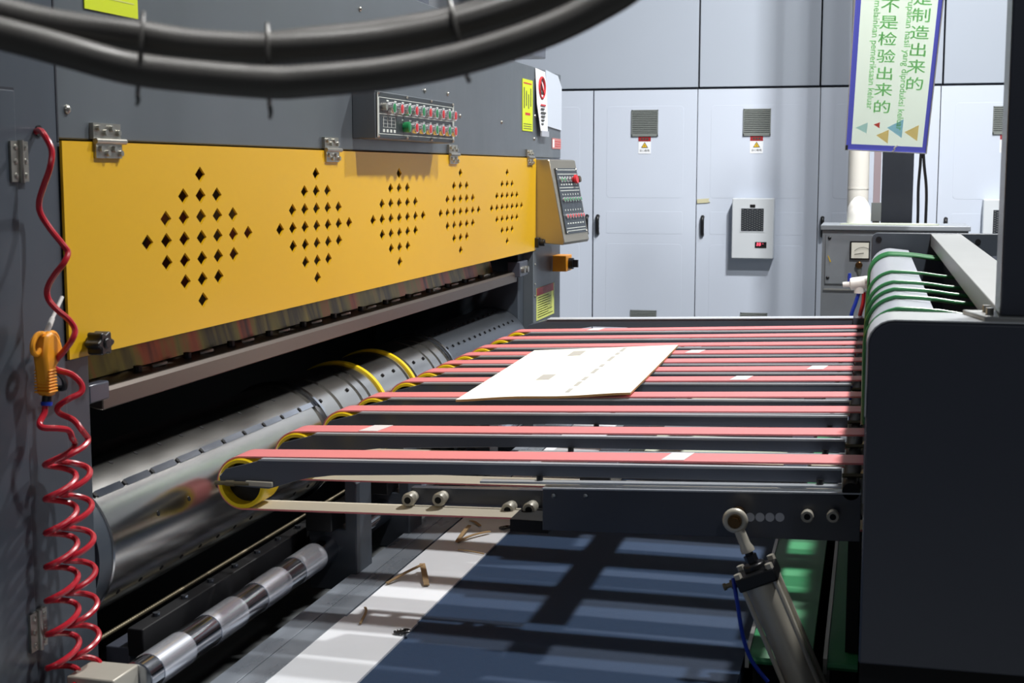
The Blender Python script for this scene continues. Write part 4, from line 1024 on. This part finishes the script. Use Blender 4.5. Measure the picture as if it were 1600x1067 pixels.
tie((-.345, 1.178, 1.711), (1, .28, .24), .034, .038, 'cable tie round the rising right part of the hose bundle', .004)
tie((-.600, 1.100, 1.697), (1, .25, -.12), .034, .038, 'cable tie with a short tail on the left part of the hose bundle', .009)

# ================================================================== red coiled air hose and air gun
RH = [(-1.66, 2.596, 1.678), (-1.63, 2.57, 1.680), (-1.6, 2.539, 1.669), (-1.58, 2.53, 1.64), (-1.58, 2.521, 1.606), (-1.6, 2.528, 1.57), (-1.62, 2.541, 1.538), (-1.62, 2.546, 1.513), (-1.6, 2.549, 1.481), (-1.57, 2.541, 1.453), (-1.56, 2.542, 1.437), (-1.56, 2.527, 1.418), (-1.58, 2.522, 1.393), (-1.6, 2.527, 1.366), (-1.6, 2.53, 1.343), (-1.58, 2.529, 1.322), (-1.56, 2.537, 1.302), (-1.55, 2.541, 1.282), (-1.55, 2.53, 1.264), (-1.57, 2.531, 1.24), (-1.595, 2.535, 1.216), (-1.61, 2.56, 1.198), (-1.58, 2.572, 1.186), (-1.562, 2.578, 1.165), (-1.56, 2.57, 1.149), (-1.575, 2.549, 1.139), (-1.60, 2.548, 1.122), (-1.605, 2.562, 1.106), (-1.58, 2.571, 1.092), (-1.56, 2.566, 1.075)]
GHs = [(-1.6, 2.505, 1.136), (-1.6, 2.499, 1.117), (-1.6, 2.481, 1.101), (-1.59, 2.476, 1.092), (-1.57, 2.496, 1.088), (-1.56, 2.520, 1.080), (-1.56, 2.532, 1.062)]
def helix(yc0, yc1, z0, z1, turns, r0, r1, xc=-1.595, ph=0.0):
    out_ = []; N_ = int(turns * 16)
    for i in range(N_ + 1):
        f_ = i / N_; a = ph + 2 * PI * turns * f_; r = r0 + (r1 - r0) * f_
        out_.append((xc + .024 * math.sin(a), yc0 + (yc1 - yc0) * f_ + r * math.cos(a), z0 + (z1 - z0) * f_))
    return out_
c1 = helix(2.580, 2.606, 1.050, .36, 9.75, .044, .040, xc=-1.588, ph=.3)
c2 = helix(2.558, 2.530, 1.045, .36, 9.75, .042, .050, xc=-1.604, ph=.3)
full = RH + c1
path = catmull(RH, 4) + catmull(c1[1:], 2)
path2 = catmull(GHs, 4) + catmull(c2[1:], 2)
bend = catmull([c1[-1], (-1.60, 2.60, .32), (-1.60, 2.57, .29), (-1.60, 2.54, .32), c2[-1]], 5)
whole = [Vector(p) for p in path] + [Vector(p) for p in bend[1:-1]] + [Vector(p) for p in reversed(path2)]
clean = [whole[0]]
for p in whole[1:]:
    if (p - clean[-1]).length > .0015: clean.append(p)
tag(MB().tube(clean, .0063, 9).build('coiled_air_hose', 'red'), 'red spiral air hose hanging down the left machine frame', 'hose')
ag = thing('air_blow_gun', (-1.6, 2.52, 1.14), 'orange air blow gun with a slim white nozzle hanging beside the yellow guard', 'air gun')
m = MB().prism([(2.497, 1.272), (2.515, 1.281), (2.533, 1.274), (2.549, 1.255), (2.557, 1.236), (2.548, 1.222), (2.527, 1.206), (2.522, 1.19), (2.526, 1.156), (2.522, 1.150), (2.502, 1.150), (2.498, 1.157), (2.493, 1.20), (2.488, 1.235)], 'x', -1.616, -1.585)
body = m.build('body', 'orange', ag, bevel=.007)
gp_ = MB()
for k in range(8): gp_.prism([(2.4935 + .0004 * k, 1.158 + k * .0062), (2.5255 - .0004 * k, 1.158 + k * .0062), (2.5255 - .0004 * k, 1.1615 + k * .0062), (2.4935 + .0004 * k, 1.1615 + k * .0062)], 'x', -1.618, -1.583)
gp_.build('grip_ribs', 'orange', body, bevel=.0012)
MB().tube(catmull([(-1.6, 2.507, 1.276), (-1.6, 2.486, 1.277), (-1.6, 2.469, 1.262), (-1.6, 2.468, 1.245), (-1.6, 2.480, 1.238), (-1.6, 2.494, 1.246)], 4), .0055, 8).build('hanging_loop', 'orange', ag)
MB().tube(catmull([(-1.6, 2.528, 1.275), (-1.6, 2.545, 1.273), (-1.6, 2.556, 1.260), (-1.6, 2.554, 1.250)], 4), .0055, 8).build('trigger', 'orange', ag)
MB().tube([(-1.6, 2.517, 1.276), (-1.6, 2.541, 1.304), (-1.6, 2.542, 1.305), (-1.6, 2.580, 1.344)], [.006, .0055, .004, .004], 10).build('nozzle', 'white', ag)
MB().cyl((-1.6, 2.512, 1.152), (-1.6, 2.509, 1.138), .010, 12).build('hose_fitting', 'blackpl', ag)
MB().cyl((-1.6, 2.509, 1.1385), (-1.6, 2.508, 1.131), .0115, 14).build('collar', 'blue', ag)
hk = MB().tube(catmull([(-1.645, 2.545, 1.215), (-1.622, 2.562, 1.203), (-1.615, 2.595, 1.176), (-1.63, 2.625, 1.150), (-1.652, 2.637, 1.145)], 5), .0065, 8)
tag(hk.build('hose_loop', 'blackpl'), 'short black strap loop beside the orange air gun', 'strap')
MB().lathe([(0, .012), (.003, .012)], (XF, 2.598, 1.680), 'x', 14).build('hose_port', 'black', sframe)
